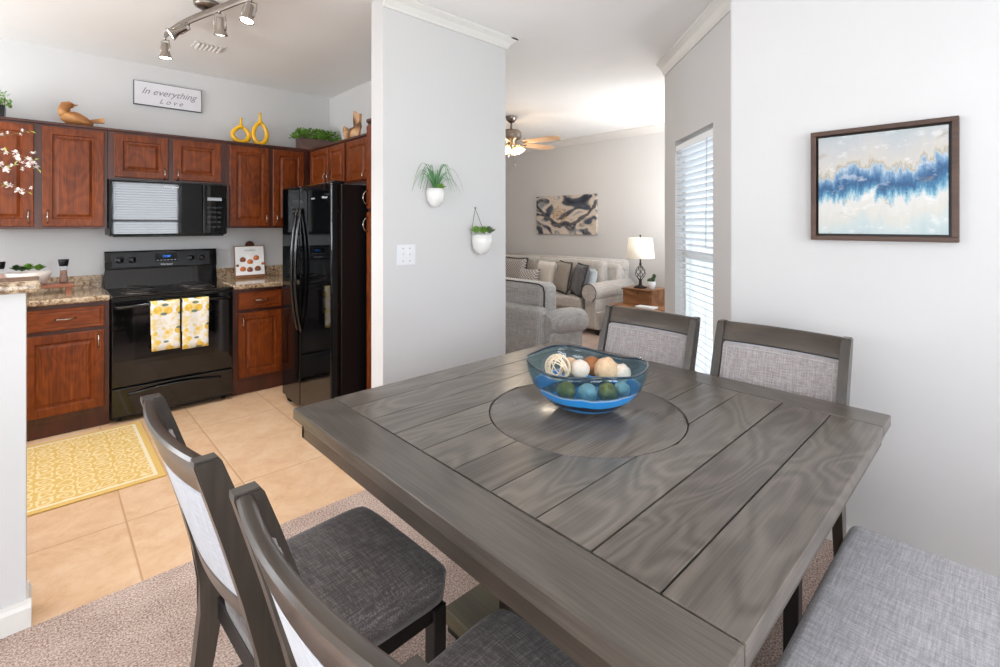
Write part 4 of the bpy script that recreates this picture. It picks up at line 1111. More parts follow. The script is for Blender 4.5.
for x in (TCX - 0.29, TCX + 0.29):
    for y in (TCY - 0.29, TCY + 0.29):
        m = MB(); m.box(x - 0.045, x + 0.045, y - 0.045, y + 0.045, 0.0, 0.03, 0.004); m.build('foot', 'black_wood', t)
m = MB(); m.box(TCX - 0.26, TCX + 0.26, TCY - 0.26, TCY + 0.26, TZ - 0.15, TZ - 0.0385, 0.004); m.build('top_support', 'grey_wood_dark', t)

# ------------------------------------------------------------------ chairs (local: front towards +x)
SW = 0.49
def bow(y, d=0.030):
    q = y / (SW / 2)
    return -d * (1 - q * q)
def rx(z):                                   # x of the back's centre line by height
    if z > 0.46: return -0.232 - 0.137 * ((z - 0.46) / 0.515) ** 1.25
    return -0.232 - 0.075 * ((0.46 - z) / 0.46) ** 1.5
def make_chair(label):
    t = thing('dining_chair', label, 'chair', (0, 0, 0), 'grey dining chairs around the table', local=True)
    HP = SW / 2
    for s in (-1, 1):
        m = MB(); zs = [0.0, 0.12, 0.25, 0.38, 0.46, 0.56, 0.68, 0.80, 0.90, 0.965, 0.975]
        half = [0.017, 0.020, 0.024, 0.028, 0.031, 0.031, 0.029, 0.027, 0.025, 0.023, 0.019]
        poly = [(rx(z) - h, z) for z, h in zip(zs, half)] + [(rx(z) + h, z) for z, h in list(zip(zs, half))[::-1]]
        y0, y1 = (HP - 0.032, HP) if s > 0 else (-HP, -HP + 0.032)
        m.prism(poly, y0, y1, 'y')
        bmesh.ops.bevel(m.b, geom=[e for e in m.b.edges if abs(e.verts[0].co.y - e.verts[1].co.y) < 1e-5], offset=0.0035, segments=2, affect='EDGES')
        m.build('back_post', 'grey_wood_dark', t)
        m = MB(); m.box(0.165, 0.207, s * (HP - 0.045) - 0.021 if s > 0 else -(HP - 0.045) - 0.021, (s * (HP - 0.045)) + 0.021, 0, 0.385, 0.003)
        m.build('leg', 'black_wood', t)
    def curved(name, z0, z1, th, mat, ins=0.032, bev=0.006, d=0.030, lift=0.0, n=16):
        m = MB(); w = HP - ins
        cols = []
        for k in range(n + 1):
            y = -w + 2 * w * k / n
            f = bow(y, d); ring = []
            for z, sgn in ((z0, 1), (z1, 1), (z1, -1), (z0, -1)):
                ring.append((rx(z) + f + sgn * th / 2 + lift, y, z))
            # bevelled corners
            def lp(a, b, q): return tuple(a[i] + (b[i] - a[i]) * q for i in range(3))
            pts = []
            for i in range(4):
                a, b, c = ring[i - 1], ring[i], ring[(i + 1) % 4]
                la = math.dist(a, b); lc = math.dist(b, c)
                pts.append(lp(b, a, min(.45, bev / la))); pts.append(lp(b, c, min(.45, bev / lc)))
            cols.append([m.b.verts.new(q) for q in pts])
        for k in range(n):
            for i in range(8):
                fce = m.b.faces.new((cols[k][i], cols[k][(i + 1) % 8], cols[k + 1][(i + 1) % 8], cols[k + 1][i])); fce.smooth = True
        m.b.faces.new(cols[0][::-1]); m.b.faces.new(cols[-1])
        o = m.build(name, mat, t)
        md = o.modifiers.new('edges', 'EDGE_SPLIT'); md.split_angle = R_(40)
        return o
    curved('top_rail', 0.892, 0.972, 0.026, 'grey_wood_rail', 0.030)
    curved('lower_rail', 0.60, 0.652, 0.024, 'grey_wood_rail', 0.030)
    bp = curved('back_pad', 0.652, 0.890, 0.022, 'back_linen_daylit', 0.034, 0.005)
    curved('inner_pad', 0.654, 0.888, 0.012, 'back_linen', 0.034, 0.005, lift=0.014)
    # piping round the inner pad
    m = MB(); w = HP - 0.050; pts = []
    for k in range(13): y = -w + 2 * w * k / 12; pts.append((rx(0.874) + bow(y) + 0.019, y, 0.874))
    for k in range(1, 6): z = 0.874 - 0.204 * k / 6; pts.append((rx(z) + bow(w) + 0.019, w, z))
    for k in range(13): y = w - 2 * w * k / 12; pts.append((rx(0.670) + bow(y) + 0.019, y, 0.670))
    for k in range(1, 6): z = 0.670 + 0.204 * k / 6; pts.append((rx(z) + bow(w) + 0.019, -w, z))
    m.tube(pts, 0.0028, 6, closed=True); m.build('piping', 'piping_light', bp)
    # seat
    m = MB(); m.box(-0.225, 0.200, -HP + 0.034, HP - 0.030, 0.345, 0.405, 0.003); m.build('seat_frame', 'black_wood', t)
    m = MB(); n = 18
    def sp(i, j):
        u, v = i * 2 - 1, j * 2 - 1
        x = 0.003 + 0.230 * (1 if abs(u) < 1 else 1) * u; hw = (HP - 0.012) + 0.008 * u
        y = v * hw
        e = (1 - abs(u) ** 7) * (1 - abs(v) ** 7)
        z = 0.452 + 0.032 * e ** 0.5 + 0.010 * (1 - u * u) * (1 - v * v)
        cr = 0.03 * (abs(u) ** 8) * (abs(v) ** 8)
        return (x - math.copysign(cr, u), y - math.copysign(cr, v), z)
    m.grid(n, n, sp)
    # skirt
    bd = [e for e in m.b.edges if len(e.link_faces) == 1]
    r = bmesh.ops.extrude_edge_only(m.b, edges=bd)
    vs = [q for q in r['geom'] if isinstance(q, bmesh.types.BMVert)]
    for v in vs: v.co.z = 0.405; v.co.x *= 0.985; v.co.y *= 0.975
    r2 = bmesh.ops.contextual_create(m.b, geom=[q for q in r['geom'] if isinstance(q, bmesh.types.BMEdge)])
    m.build('seat', 'seat_tweed_shaded', t, smooth=False)
    for f in ('side', ):
        for s in (-1, 1):
            m = MB(); m.box(-0.26, 0.175, s * (HP - 0.03) - 0.010, s * (HP - 0.03) + 0.010, 0.15, 0.178, 0.002); m.build('stretcher', 'black_wood', t)
    return t
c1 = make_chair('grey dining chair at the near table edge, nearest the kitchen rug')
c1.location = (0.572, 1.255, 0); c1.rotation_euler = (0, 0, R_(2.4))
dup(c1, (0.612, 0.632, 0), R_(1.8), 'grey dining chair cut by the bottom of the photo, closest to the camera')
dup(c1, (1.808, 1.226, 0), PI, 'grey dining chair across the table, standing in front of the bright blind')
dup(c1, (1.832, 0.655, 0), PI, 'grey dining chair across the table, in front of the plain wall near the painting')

# ------------------------------------------------------------------ bench
BX0, BX1, BY0, BY1 = 0.70, 1.828, -0.10, 0.345
t = thing('dining_bench', 'grey tweed upholstered dining bench at the right side of the table', 'bench', ((BX0 + BX1) / 2, (BY0 + BY1) / 2, 0))
m = MB(); m.box(BX0, BX1, BY0, BY1, 0.385, 0.482, 0.028, 5)
for v in m.b.verts:
    u = (v.co.x - (BX0 + BX1) / 2) / ((BX1 - BX0) / 2); w = (v.co.y - (BY0 + BY1) / 2) / ((BY1 - BY0) / 2)
    if v.co.z > 0.47: v.co.z += 0.006 * (1 - u * u) * (1 - w * w)
m.build('seat', 'bench_tweed_lit', t, smooth=True)
m = MB(); m.box(BX0 + 0.02, BX1 - 0.02, BY0 + 0.02, BY1 - 0.02, 0.325, 0.387, 0.002); m.build('seat_frame', 'black_wood', t)
for x in (BX0 + 0.05, BX1 - 0.05):
    for y in (BY0 + 0.05, BY1 - 0.05):
        m = MB(); m.box(x - 0.026, x + 0.026, y - 0.026, y + 0.026, 0, 0.33, 0.003); m.build('leg', 'grey_wood_dark', t)
m = MB(); m.box(BX0 + 0.06, BX1 - 0.06, BY1 - 0.06, BY1 - 0.04, 0.14, 0.17, 0.002); m.build('stretcher', 'black_wood', t)

# ------------------------------------------------------------------ glass bowl and balls
BC = Vector((1.374, 1.017, TZ + 0.001)); BR = 0.205
t = thing('glass_bowl', 'blue art glass bowl with wavy pointed rim on the dining table', 'bowl', tuple(BC))
# the rim rises to points towards the left, right and far side of the view
def rimf(a):
    v = 0.0
    for ang, amp in ((R_(137), 0.020), (R_(-48), 0.014), (R_(228), 0.016), (R_(70), 0.016), (R_(0), -0.012)):
        dlt = math.atan2(math.sin(a - ang), math.cos(a - ang)); v += amp * math.exp(-(dlt / 0.55) ** 2)
    return v
def bowl_rf(a, i, N=14):
    q = min(1.0, i / N); v = rimf(a)
    return (1, 0)
prof = []
N = 14
for i in range(N + 1):
    u = i / N
    prof.append((0.060 + (BR - 0.060) * math.sin(u * PI / 2) ** 0.9, 0.004 + 0.128 * (1 - math.cos(u * PI / 2)) ** 0.85 + 0.026 * u))
outer = [(0.0, 0.0), (0.052, 0.0)]
m = MB()
ring_prof = prof
rings_o = []; rings_i = []
n = 72
def ringpts(r, z, q, inset):
    out = []
    for k in range(n):
        a = k * 2 * PI / n; v = rimf(a)
        fr = 1 + q * q * (v * 2.5 - 0.02); dz = q * q * (v - 0.006)
        out.append(m.b.verts.new(BC + Vector((math.cos(a) * (r * fr - inset), math.sin(a) * (r * fr - inset), z + dz + (inset * .8 if q < .5 else 0)))))
    return out
for i, (r, z) in enumerate(prof): rings_o.append(ringpts(r, z, i / N, 0))
for i, (r, z) in reversed(list(enumerate(prof))): rings_i.append(ringpts(r, z, i / N, 0.005))
allr = rings_o + rings_i
for a, b in zip(allr, allr[1:]):
    for k in range(n):
        f = m.b.faces.new((a[k], a[(k + 1) % n], b[(k + 1) % n], b[k])); f.smooth = True
m.b.faces.new(allr[0][::-1]); m.b.faces.new(allr[-1])
m.build('glass', 'blue_bowl_glass', t)
m = MB(); pts = []
for k in range(72):
    a = k * 2 * PI / 72; v = rimf(a); fr = 1 + (v * 2.5 - 0.02)
    pts.append(BC + Vector((math.cos(a) * (BR * fr - 0.0025), math.sin(a) * (BR * fr - 0.0025), prof[-1][1] + v - 0.006)))
m.tube(pts, 0.0042, 6, closed=True); m.build('rim', 'bowl_rim', t)
m = MB(); m.lathe([(0.0, 0.0), (0.056, 0.0), (0.066, 0.004), (0.0, 0.0045)], BC - Vector((0, 0, 0.0006)), 32); m.build('foot', 'bowl_rim', t)

RT = Vector((math.sin(R_(46.64)), -math.cos(R_(46.64)), 0)); FW = Vector((math.cos(R_(46.64)), math.sin(R_(46.64)), 0))
def ball(name, label, cat, r_, f_, z, r, mat, kind='solid'):
    c = BC + RT * r_ + FW * f_ + Vector((0, 0, z))
    m = MB()
    if kind == 'woven':
        for k in range(15):
            a = Vector((random.gauss(0, 1), random.gauss(0, 1), random.gauss(0, 1))).normalized(); b = a.orthogonal().normalized(); cc = a.cross(b)
            off = random.uniform(-.35, .35)
            q = math.sqrt(1 - off * off)
            m.tube([c + (a * off + (b * math.cos(s * PI / 10) + cc * math.sin(s * PI / 10)) * q) * r * 0.95 for s in range(20)], 0.0022, 5, closed=True)
    elif kind == 'moss':
        m.ball(c, r * 0.9, 3, nz=0.12, seed=r_ * 99)
        for k in range(90):
            d = Vector((random.gauss(0, 1), random.gauss(0, 1), random.gauss(0, 1))).normalized(); m.leaf(c + d * r * .84, d + Vector((random.uniform(-.6, .6), random.uniform(-.6, .6), 0)), 0.010, 0.004)
    else:
        m.ball(c, r, 3, nz=0.13, seed=f_ * 50 + r_ * 10)
    o = m.build(name, mat, origin=c - Vector((0, 0, r)))
    tag(o, label, cat, 'decorative balls in the blue glass bowl')
ball('rattan_ball', 'woven pale rattan ball at the left of the blue bowl', 'decorative ball', -0.100, -0.004, 0.142, 0.046, 'rattan', 'woven')
ball('decorative_ball', 'small tan textured ball right behind the woven rattan ball', 'decorative ball', -0.050, 0.050, 0.126, 0.034, 'ball_cream')
ball('decorative_ball', 'off-white rough ball between the rattan ball and the brown ball', 'decorative ball', -0.022, 0.000, 0.134, 0.033, 'ball_white')
ball('decorative_ball', 'brown textured ball at the top centre of the bowl', 'decorative ball', 0.030, 0.050, 0.130, 0.034, 'ball_brown')
ball('decorative_ball', 'large round cream ball right of centre in the bowl', 'decorative ball', 0.072, 0.008, 0.130, 0.042, 'ball_cream')
ball('decorative_ball', 'pale pinkish white ball at the right side of the bowl', 'decorative ball', 0.122, -0.004, 0.122, 0.031, 'ball_white')
ball('moss_ball', 'olive moss ball seen through the glass at the right front of the bowl', 'decorative ball', 0.056, -0.076, 0.078, 0.036, 'ball_moss', 'moss')
ball('moss_ball', 'olive moss ball seen through the glass at the left front of the bowl', 'decorative ball', -0.080, -0.066, 0.082, 0.033, 'ball_moss', 'moss')
ball('decorative_ball', 'pale blue ball seen through the glass at the front centre of the bowl', 'decorative ball', -0.012, -0.086, 0.080, 0.032, 'ball_blue')
ball('decorative_ball', 'pale blue ball seen through the glass under the pinkish white ball', 'decorative ball', 0.110, -0.060, 0.084, 0.026, 'ball_blue')

# ------------------------------------------------------------------ painting on the right wall
t = thing('framed_painting', 'abstract blue and white seascape painting in a dark wood frame', 'painting', (XW - 0.02, 0.379, 1.573))
y0, y1, z0, z1 = 0.137, 0.622, 1.332, 1.813
F = 0.020; xf = XW - 0.040
m = MB()
for a in ((y0, y1, z0, z0 + F), (y0, y1, z1 - F, z1), (y0, y0 + F, z0 + F, z1 - F), (y1 - F, y1, z0 + F, z1 - F)):
    m.box(xf, XW - 0.001, a[0], a[1], a[2], a[3], 0.0015)
m.build('frame', 'walnut_frame', t)
m = MB(); m.box(XW - 0.010, XW - 0.002, y0 + F, y1 - F, z0 + F, z1 - F); m.build('shadow_gap', 'black_wood', t)
m = MB(); g = 0.009; m.box(xf + 0.006, XW - 0.010, y0 + F + g, y1 - F - g, z0 + F + g, z1 - F - g, 0.001); cv = m.build('canvas', 'blue_abstract_canvas', t)

# ------------------------------------------------------------------ wall pots and switch on the divider
PF = PY
def wall_pot(label, x, zt, zb, w):
    t = thing('wall_pot', label, 'planter', (x, PF - 0.04, zb), 'white pots on the divider wall')
    m = MB(); h = zt - zb
    m.lathe([(0.0, 0.0), (w * .18, 0.002), (w * .33, 0.02 * h / .12), (w * .45, 0.35 * h), (w * .49, 0.7 * h), (w * .48, h), (w * .44, h), (w * .43, h - .012), (0.0, h - .012)], (x, PF - w * .42, zb), 28)
    for v in m.b.verts:
        if v.co.y > PF - 0.0015: v.co.y = PF - 0.0015
    m.build('pot', 'white_ceramic', t)
    return t
t = wall_pot('white wall pot with spiky arching air plant, upper left of two', 1.768, 1.624, 1.510, 0.113)
cx, cy, cz = 1.768, PF - 0.050, 1.617
m = MB()
for k in range(26):
    a = random.uniform(-0.3, PI + .3) - PI; L = random.uniform(0.10, 0.23); up = random.uniform(0.08, 0.16)
    dx = math.cos(a + PI) * L if k % 2 else random.choice((-1, 1)) * L * random.uniform(.5, 1)
    dy = -abs(math.sin(a)) * L * .45
    pts = []; rad = []
    for s in range(9):
        u = s / 8; pts.append((cx + dx * u, min(PF - .006, cy + dy * u), cz - 0.01 + up * math.sin(u * PI * .85) * 1.15 - 0.06 * u ** 3 * (L / .2))); rad.append(0.0042 * (1 - u) + 0.0006)
    m.tube(pts, rad, 6, flat=(.4, 1))
for k in range(14):
    a = random.uniform(0, 2 * PI); pts = []; rad = []
    for s in range(6):
        u = s / 5; pts.append((cx + math.cos(a) * .03 * u, min(PF - .006, cy + math.sin(a) * .03 * u), cz + 0.12 * u)); rad.append(0.008 * (1 - u * .8))
    m.tube(pts, rad, 6, flat=(.4, 1))
m.build('air_plant', 'grass_green', t)
m = MB(); rosette(m, (cx + 0.032, cy - 0.01, cz), 0.05, 3); rosette(m, (cx + 0.01, cy - 0.03, cz), 0.04, 3); m.build('succulent', 'leaf_bright', t)
m = MB(); m.tube([(cx - .045, PF - .012, 1.62), (cx - 0.004, PF - .006, 1.770), (cx + .045, PF - .012, 1.62)], 0.0018, 6); m.build('hanging_cord', 'rope', t)
t = wall_pot('white wall pot of small green succulents on a cord, lower right of two', 2.143, 1.334, 1.200, 0.138)
cx, cy, cz = 2.143, PF - 0.06, 1.350
for dx, dy, r, mt in ((-.052, 0, .046, 'leaf_bright'), (-.02, -.035, .04, 'leaf_green'), (.02, .005, .044, 'leaf_green'), (.05, -.015, .046, 'leaf_grey'), (.035, -.045, .034, 'leaf_grey')):
    m = MB(); rosette(m, (cx + dx, cy + dy, cz - .008), r * 1.25, 4); m.build('succulent', mt, t)
m = MB(); m.tube([(cx - .062, PF - .02, 1.335), (cx - .015, PF - .006, 1.512), (cx + .062, PF - .02, 1.335)], 0.0022, 6); m.build('hanging_cord', 'rope', t)
m = MB(); m.lathe([(0.006, 0), (0.006, 0.01), (0.0, 0.011)], (cx - .015, PF - .001, 1.514), 12, axis='y'); m.build('nail', 'nickel', t)
t = thing('light_switch', 'white double light switch plate low on the divider wall', 'light switch', (1.585, PF, 1.22))
m = MB(); m.box(1.520, 1.650, PF - 0.007, PF - 0.0005, 1.158, 1.280, 0.003, 2); pl_ = m.build('plate', 'white_plastic', t)
for x in (1.562, 1.608):
    m = MB(); m.obox((x, PF - 0.011, 1.222), (1, 0, 0), (0, 1, .5), (0, -.5, 1), 0.005, 0.008, 0.010, 0.001); m.build('toggle', 'white_plastic', pl_)
    for z in (1.182, 1.258):
        m = MB(); m.lathe([(0.0035, 0.0), (0.0035, 0.0015), (0, 0.002)], (x, PF - 0.007, z), 10, axis='y'); m.build('screw', 'nickel', pl_)

# ------------------------------------------------------------------ blossom branches in a vase on the bar top
t = thing('flower_vase', 'vase of white blossom branches on the granite bar top at far left', 'vase', (-0.33, 2.43, 1.2055))
m = MB(); m.lathe([(0.0, 0.0), (0.045, 0.0), (0.062, 0.05), (0.058, 0.14), (0.032, 0.22), (0.034, 0.26), (0.030, 0.26), (0.028, 0.22), (0.0, 0.20)], (-0.33, 2.43, 1.2055), 28); m.build('vase', 'white_ceramic', t)
br = [[(-0.33, 2.43, 1.42), (-0.26, 2.43, 1.60), (-0.16, 2.44, 1.695), (-0.085, 2.45, 1.72), (-0.035, 2.45, 1.742)],
      [(-0.33, 2.43, 1.42), (-0.24, 2.42, 1.55), (-0.14, 2.43, 1.60), (-0.06, 2.44, 1.615), (-0.012, 2.45, 1.605)],
      [(-0.33, 2.43, 1.42), (-0.25, 2.44, 1.52), (-0.15, 2.45, 1.555), (-0.08, 2.45, 1.54), (-0.035, 2.45, 1.515)],
      [(-0.33, 2.43, 1.42), (-0.25, 2.42, 1.60), (-0.16, 2.42, 1.655), (-0.07, 2.42, 1.65), (-0.012, 2.42, 1.63)]]
def polyl(pts, u):
    L = [math.dist(a, b) for a, b in zip(pts, pts[1:])]; s = u * sum(L)
    for (a, b), l in zip(zip(pts, pts[1:]), L):
        if s <= l: return Vector(a).lerp(Vector(b), s / l)
        s -= l
    return Vector(pts[-1])
for bi, pts in enumerate(br):
    m = MB(); m.tube([polyl(pts, k / 14) for k in range(15)], [0.0028 - 0.0017 * k / 14 for k in range(15)], 6); b_ = m.build('branch', 'twig', t)
    m = MB()
    nb = (14, 30, 18, 22)[bi]
    for k in range(nb):
        u = 0.45 + 0.55 * k / nb + random.uniform(-.02, .02); c = polyl(pts, min(1, u)) + Vector((random.uniform(-.018, .018), random.uniform(-.02, .02), random.uniform(-.016, .018))) * (.5 if bi == 0 else 1)
        ax = Vector((random.gauss(0, 1), -abs(random.gauss(0, 1)) - .6, random.gauss(0, 1))).normalized(); o1 = ax.orthogonal().normalized(); o2 = ax.cross(o1)
        rr = random.uniform(.008, .014) * (.7 if bi == 0 else 1)
        for q in range(5):
            a = q * 2 * PI / 5; dd = o1 * math.cos(a) + o2 * math.sin(a) + ax * .35
            m.leaf(c, dd, rr, rr * .9, 0.1)
    m.build('blossoms', 'blossom', b_)
    m = MB()
    for k in range(nb // 2):
        u = random.uniform(.35, 1); c = polyl(pts, u); m.leaf(c, (random.gauss(0, 1), random.gauss(0, 1), random.gauss(0, 1)), .022, .009)
    m.build('leaves', 'blossom_leaf', b_)

# ------------------------------------------------------------------ living room
def soft_box(m, x0, x1, y0, y1, z0, z1, r=0.03, puff=0.0, seg=4):
    n0 = set(m.b.verts)
    m.box(x0, x1, y0, y1, z0, z1, r, seg)
    if puff:
        c = Vector(((x0 + x1) / 2, (y0 + y1) / 2, (z0 + z1) / 2)); h = Vector(((x1 - x0) / 2, (y1 - y0) / 2, (z1 - z0) / 2))
        for v in m.b.verts:
            if v in n0: continue
            d = [(v.co[i] - c[i]) / h[i] for i in range(3)]
            for i in range(3):
                j, k = (i + 1) % 3, (i + 2) % 3
                v.co[i] += math.copysign(puff, d[i]) * abs(d[i]) * (1 - d[j] ** 2) * (1 - d[k] ** 2)
def cushion_grid(m, c, ax, ay, az, hw, hh, th, n=12):
    """plump square pillow: ax width, ay height, az thickness direction"""
    c = Vector(c); ax = Vector(ax).normalized(); ay = Vector(ay).normalized(); az = Vector(az).normalized()
    for sg in (-1, 1):
        def fn(i, j):
            u, v = i * 2 - 1, j * 2 - 1
            t_ = th * ((1 - u ** 4) * (1 - v ** 4)) ** 0.55
            pin = 1 - 0.07 * (1 - abs(u) ** 2) * abs(v) ** 3; pin2 = 1 - 0.07 * (1 - abs(v) ** 2) * abs(u) ** 3
            return c + ax * u * hw * pin2 + ay * v * hh * pin + az * sg * t_
        m.grid(n, n, fn)
    bmesh.ops.remove_doubles(m.b, verts=m.b.verts, dist=1e-4)

SX0, SXB, SYR, SYL = 5.04, 5.95, 3.555, 6.45
t = thing('sofa', 'light grey rolled arm sofa against the living room back wall', 'sofa', (5.5, 5.0, 0))
m = MB(); soft_box(m, SX0 + 0.02, SXB, SYR + 0.01, SYL - 0.01, 0.07, 0.30, 0.02); m.build('base', 'sofa_linen', t)
m = MB(); soft_box(m, 5.66, SXB, SYR + 0.10, SYL - 0.10, 0.28, 0.86, 0.05)
m.tube([(5.82, SYR + 0.08, 0.845), (5.82, SYL - 0.08, 0.845)], 0.075, 16); m.build('back_frame', 'sofa_linen', t)
def sofa_arm(y0, y1):
    m = MB(); yc = (y0 + y1) / 2
    soft_box(m, SX0 + 0.01, SXB - 0.05, yc - 0.085, yc + 0.085, 0.08, 0.55, 0.02)
    m.tube([(SX0 + 0.0, yc, 0.535), (5.3, yc, 0.535), (SXB - 0.02, yc, 0.545)], 0.118, 20)
    a = m.build('arm', 'sofa_linen', t)
    m = MB(); m.lathe([(0.118, 0.0), (0.118, 0.012), (0.108, 0.018), (0.0, 0.02)], (SX0 - 0.019, yc, 0.535), 24, axis='x'); m.build('arm_panel', 'sofa_linen', a)
    m = MB(); m.tube([(SX0 - 0.018, yc + math.cos(R_(q)) * 0.112, 0.535 + math.sin(R_(q)) * 0.112) for q in range(-60, 250, 10)], 0.006, 6); m.build('piping', 'piping_dark', a)
sofa_arm(SYR, SYR + 0.25); sofa_arm(SYL - 0.25, SYL)
ys = [SYR + 0.26, (SYR + SYL) / 2, SYL - 0.26]
for a, b in zip(ys, ys[1:]):
    m = MB(); soft_box(m, SX0 - 0.02, 5.66, a, b - 0.005, 0.30, 0.455, 0.035, 0.012); m.build('seat_cushion', 'sofa_linen', t)
    m = MB(); soft_box(m, 5.50, 5.68, a + 0.01, b - 0.015, 0.44, 0.90, 0.06, 0.03); m.build('back_cushion', 'sofa_linen', t)
for x in (SX0 + 0.07, SXB - 0.08):
    for y in (SYR + 0.06, SYL - 0.06):
        m = MB(); m.lathe([(0.016, 0.0), (0.03, 0.05), (0.03, 0.075)], (x, y, 0), 14); m.build('foot', 'black_wood', t)

def pillow(label, c, size, yaw, lean, mat, th=0.075, fringe=None):
    """pillow on the sofa facing -x; yaw about z, lean back"""
    rot = Matrix.Rotation(yaw, 3, 'Z') @ Matrix.Rotation(lean, 3, 'Y')
    ax, ay, az = rot @ Vector((0, 1, 0)), rot @ Vector((0, 0, 1)), rot @ Vector((1, 0, 0))
    m = MB(); cushion_grid(m, c, ax, ay, az, size / 2, size / 2, th)
    base = Vector(c) - Vector((0, 0, size / 2))
    o = m.build('throw_pillow', mat, origin=base); tag(o, label, 'pillow', 'throw pillows on the sofa')
    if fringe:
        m = MB(); h = size / 2; pts = []
        for (u, v) in ((-1, -1), (-1, 1), (1, 1), (1, -1)):
            pts.append(Vector(c) + ax * u * h + ay * v * h)
        q = []
        for i in range(4):
            for k in range(8):
                q.append(pts[i].lerp(pts[(i + 1) % 4], k / 8) * 1.0 + (Vector(c) - pts[i].lerp(pts[(i + 1) % 4], k / 8)) * (0.06 * math.sin(PI * k / 8)))
        m.tube(q, 0.010, 6, closed=True); m.build('fringe', fringe, o)
pillow('leftmost throw pillow, grey and white diamond pattern with dark fringe', (5.30, 5.28, 0.675), 0.44, 0.12, 0.22, 'pillow_pattern', fringe='piping_dark')
pillow('small diamond patterned pillow just right of the leftmost one', (5.12, 4.83, 0.60), 0.34, 0.35, 0.35, 'pillow_pattern', 0.07)
pillow('white throw pillow behind the small diamond patterned pillow', (5.36, 4.70, 0.665), 0.42, -0.15, 0.22, 'pillow_white')
pillow('taupe patterned throw pillow with dark fringe in the middle of the sofa', (5.24, 4.27, 0.675), 0.43, -0.50, 0.20, 'pillow_pattern_warm', fringe='piping_dark')
pillow('charcoal throw pillow leaning by the right arm of the sofa', (5.20, 3.96, 0.665), 0.43, -0.62, 0.24, 'pillow_charcoal', fringe='piping_dark')
pillow('pale blue throw pillow behind the charcoal one', (5.27, 3.87, 0.65), 0.36, -0.5, 0.22, 'pillow_blue', 0.06)

# armchair seen from behind
t = thing('armchair', 'grey linen armchair seen from behind, back toward the dining table', 'armchair', (3.75, 3.4, 0))
AX, AYR, AYL = 3.30, 2.93, 3.95
m = MB()
# outer back and near arm as one swept shell
soft_box(m, AX + 0.0, AX + 0.16, AYR + 0.05, AYL - 0.05, 0.10, 0.625, 0.055, 0.012); m.build('outer_back', 'armchair_linen', t)
m = MB(); soft_box(m, AX + 0.12, AX + 0.34, AYR + 0.10, AYL - 0.10, 0.42, 0.835, 0.06, 0.03); bc = m.build('back_cushion', 'armchair_linen', t)
m = MB(); pts = [(AX + 0.135, AYR + 0.10, z) for z in (0.46, 0.56, 0.66, 0.76)] + [(AX + 0.135, AYR + 0.115, 0.81), (AX + 0.135, AYR + 0.16, 0.83)] + [(AX + 0.135, AYR + 0.16 + k * 0.1, 0.835) for k in range(1, 8)]
m.tube(pts, 0.007, 6); m.build('piping', 'piping_dark', bc)
for yc in (AYR + 0.06, AYL - 0.06):
    m = MB(); soft_box(m, AX + 0.10, 3.90, yc - 0.07, yc + 0.07, 0.10, 0.48, 0.03)
    m.tube([(AX + 0.08, yc, 0.47), (3.55, yc, 0.47), (3.78, yc, 0.46), (3.92, yc, 0.44)], [0.10, 0.122, 0.126, 0.118], 20); a = m.build('arm', 'armchair_linen', t)
    m = MB(); m.lathe([(0.116, 0.0), (0.112, 0.012), (0.0, 0.02)], (3.919, yc, 0.44), 24, axis='x'); m.build('arm_panel', 'armchair_linen', a)
m = MB(); soft_box(m, AX + 0.15, 3.92, AYR + 0.12, AYL - 0.12, 0.10, 0.30, 0.02); m.build('base', 'armchair_linen', t)
m = MB(); soft_box(m, AX + 0.30, 3.96, AYR + 0.14, AYL - 0.14, 0.30, 0.45, 0.04, 0.012); m.build('seat_cushion', 'armchair_linen', t)
for x in (AX + 0.06, 3.86):
    for y in (AYR + 0.10, AYL - 0.10):
        m = MB(); m.lathe([(0.016, 0.0), (0.03, 0.06), (0.03, 0.105)], (x, y, 0), 14); m.build('foot', 'black_wood', t)

# end table, chest, lamp, cactus, book
t = thing('side_table', 'low light wood side table beside the sofa under the chest', 'table', (5.32, 3.07, 0))
m = MB(); m.box(5.05, 5.60, 2.74, 3.40, 0.395, 0.425, 0.004); m.build('table_top', 'honey_wood', t)
for x in (5.08, 5.57):
    for y in (2.77, 3.37):
        m = MB(); m.box(x - 0.02, x + 0.02, y - 0.02, y + 0.02, 0, 0.395, 0.003); m.build('leg', 'honey_wood', t)
t = thing('wooden_chest', 'honey brown wooden chest with knobbed drawer standing under the lamp', 'chest', (5.36, 3.09, 0.4255))
m = MB(); m.box(5.22, 5.56, 2.92, 3.31, 0.4255, 0.605, 0.003); m.build('body', 'honey_wood', t)
m = MB(); m.box(5.205, 5.57, 2.905, 3.325, 0.605, 0.622, 0.003); m.build('lid', 'honey_wood', t)
m = MB(); m.box(5.208, 5.222, 2.94, 3.29, 0.445, 0.590, 0.002); dd = m.build('drawer', 'honey_wood', t)
m = MB(); m.ball((5.198, 3.095, 0.575), 0.011, 2); m.build('knob', 'bronze_iron', dd)
t = thing('table_lamp', 'lit table lamp with white drum shade and open dark iron base', 'lamp', (5.35, 3.145, 0.6225))
lx, ly, lz = 5.35, 3.145, 0.6225
m = MB(); m.lathe([(0.0, 0.0), (0.082, 0.0), (0.082, 0.010), (0.05, 0.022), (0.022, 0.035), (0.016, 0.075), (0.02, 0.085), (0.0, 0.088)], (lx, ly, lz + 0.0005), 28); m.build('foot', 'bronze_iron', t)
m = MB()
for k in range(6):
    pts = []
    for s in range(17):
        u = s / 16; a = k * PI / 3 + u * PI * 0.9; r = 0.006 + 0.055 * math.sin(PI * u) ** 1.1
        pts.append((lx + math.cos(a) * r, ly + math.sin(a) * r, lz + 0.085 + u * 0.20))
    m.tube(pts, 0.0042, 6)
m.tube([(lx, ly, lz + .08), (lx, ly, lz + .29)], 0.003, 6); m.build('cage', 'bronze_iron', t)
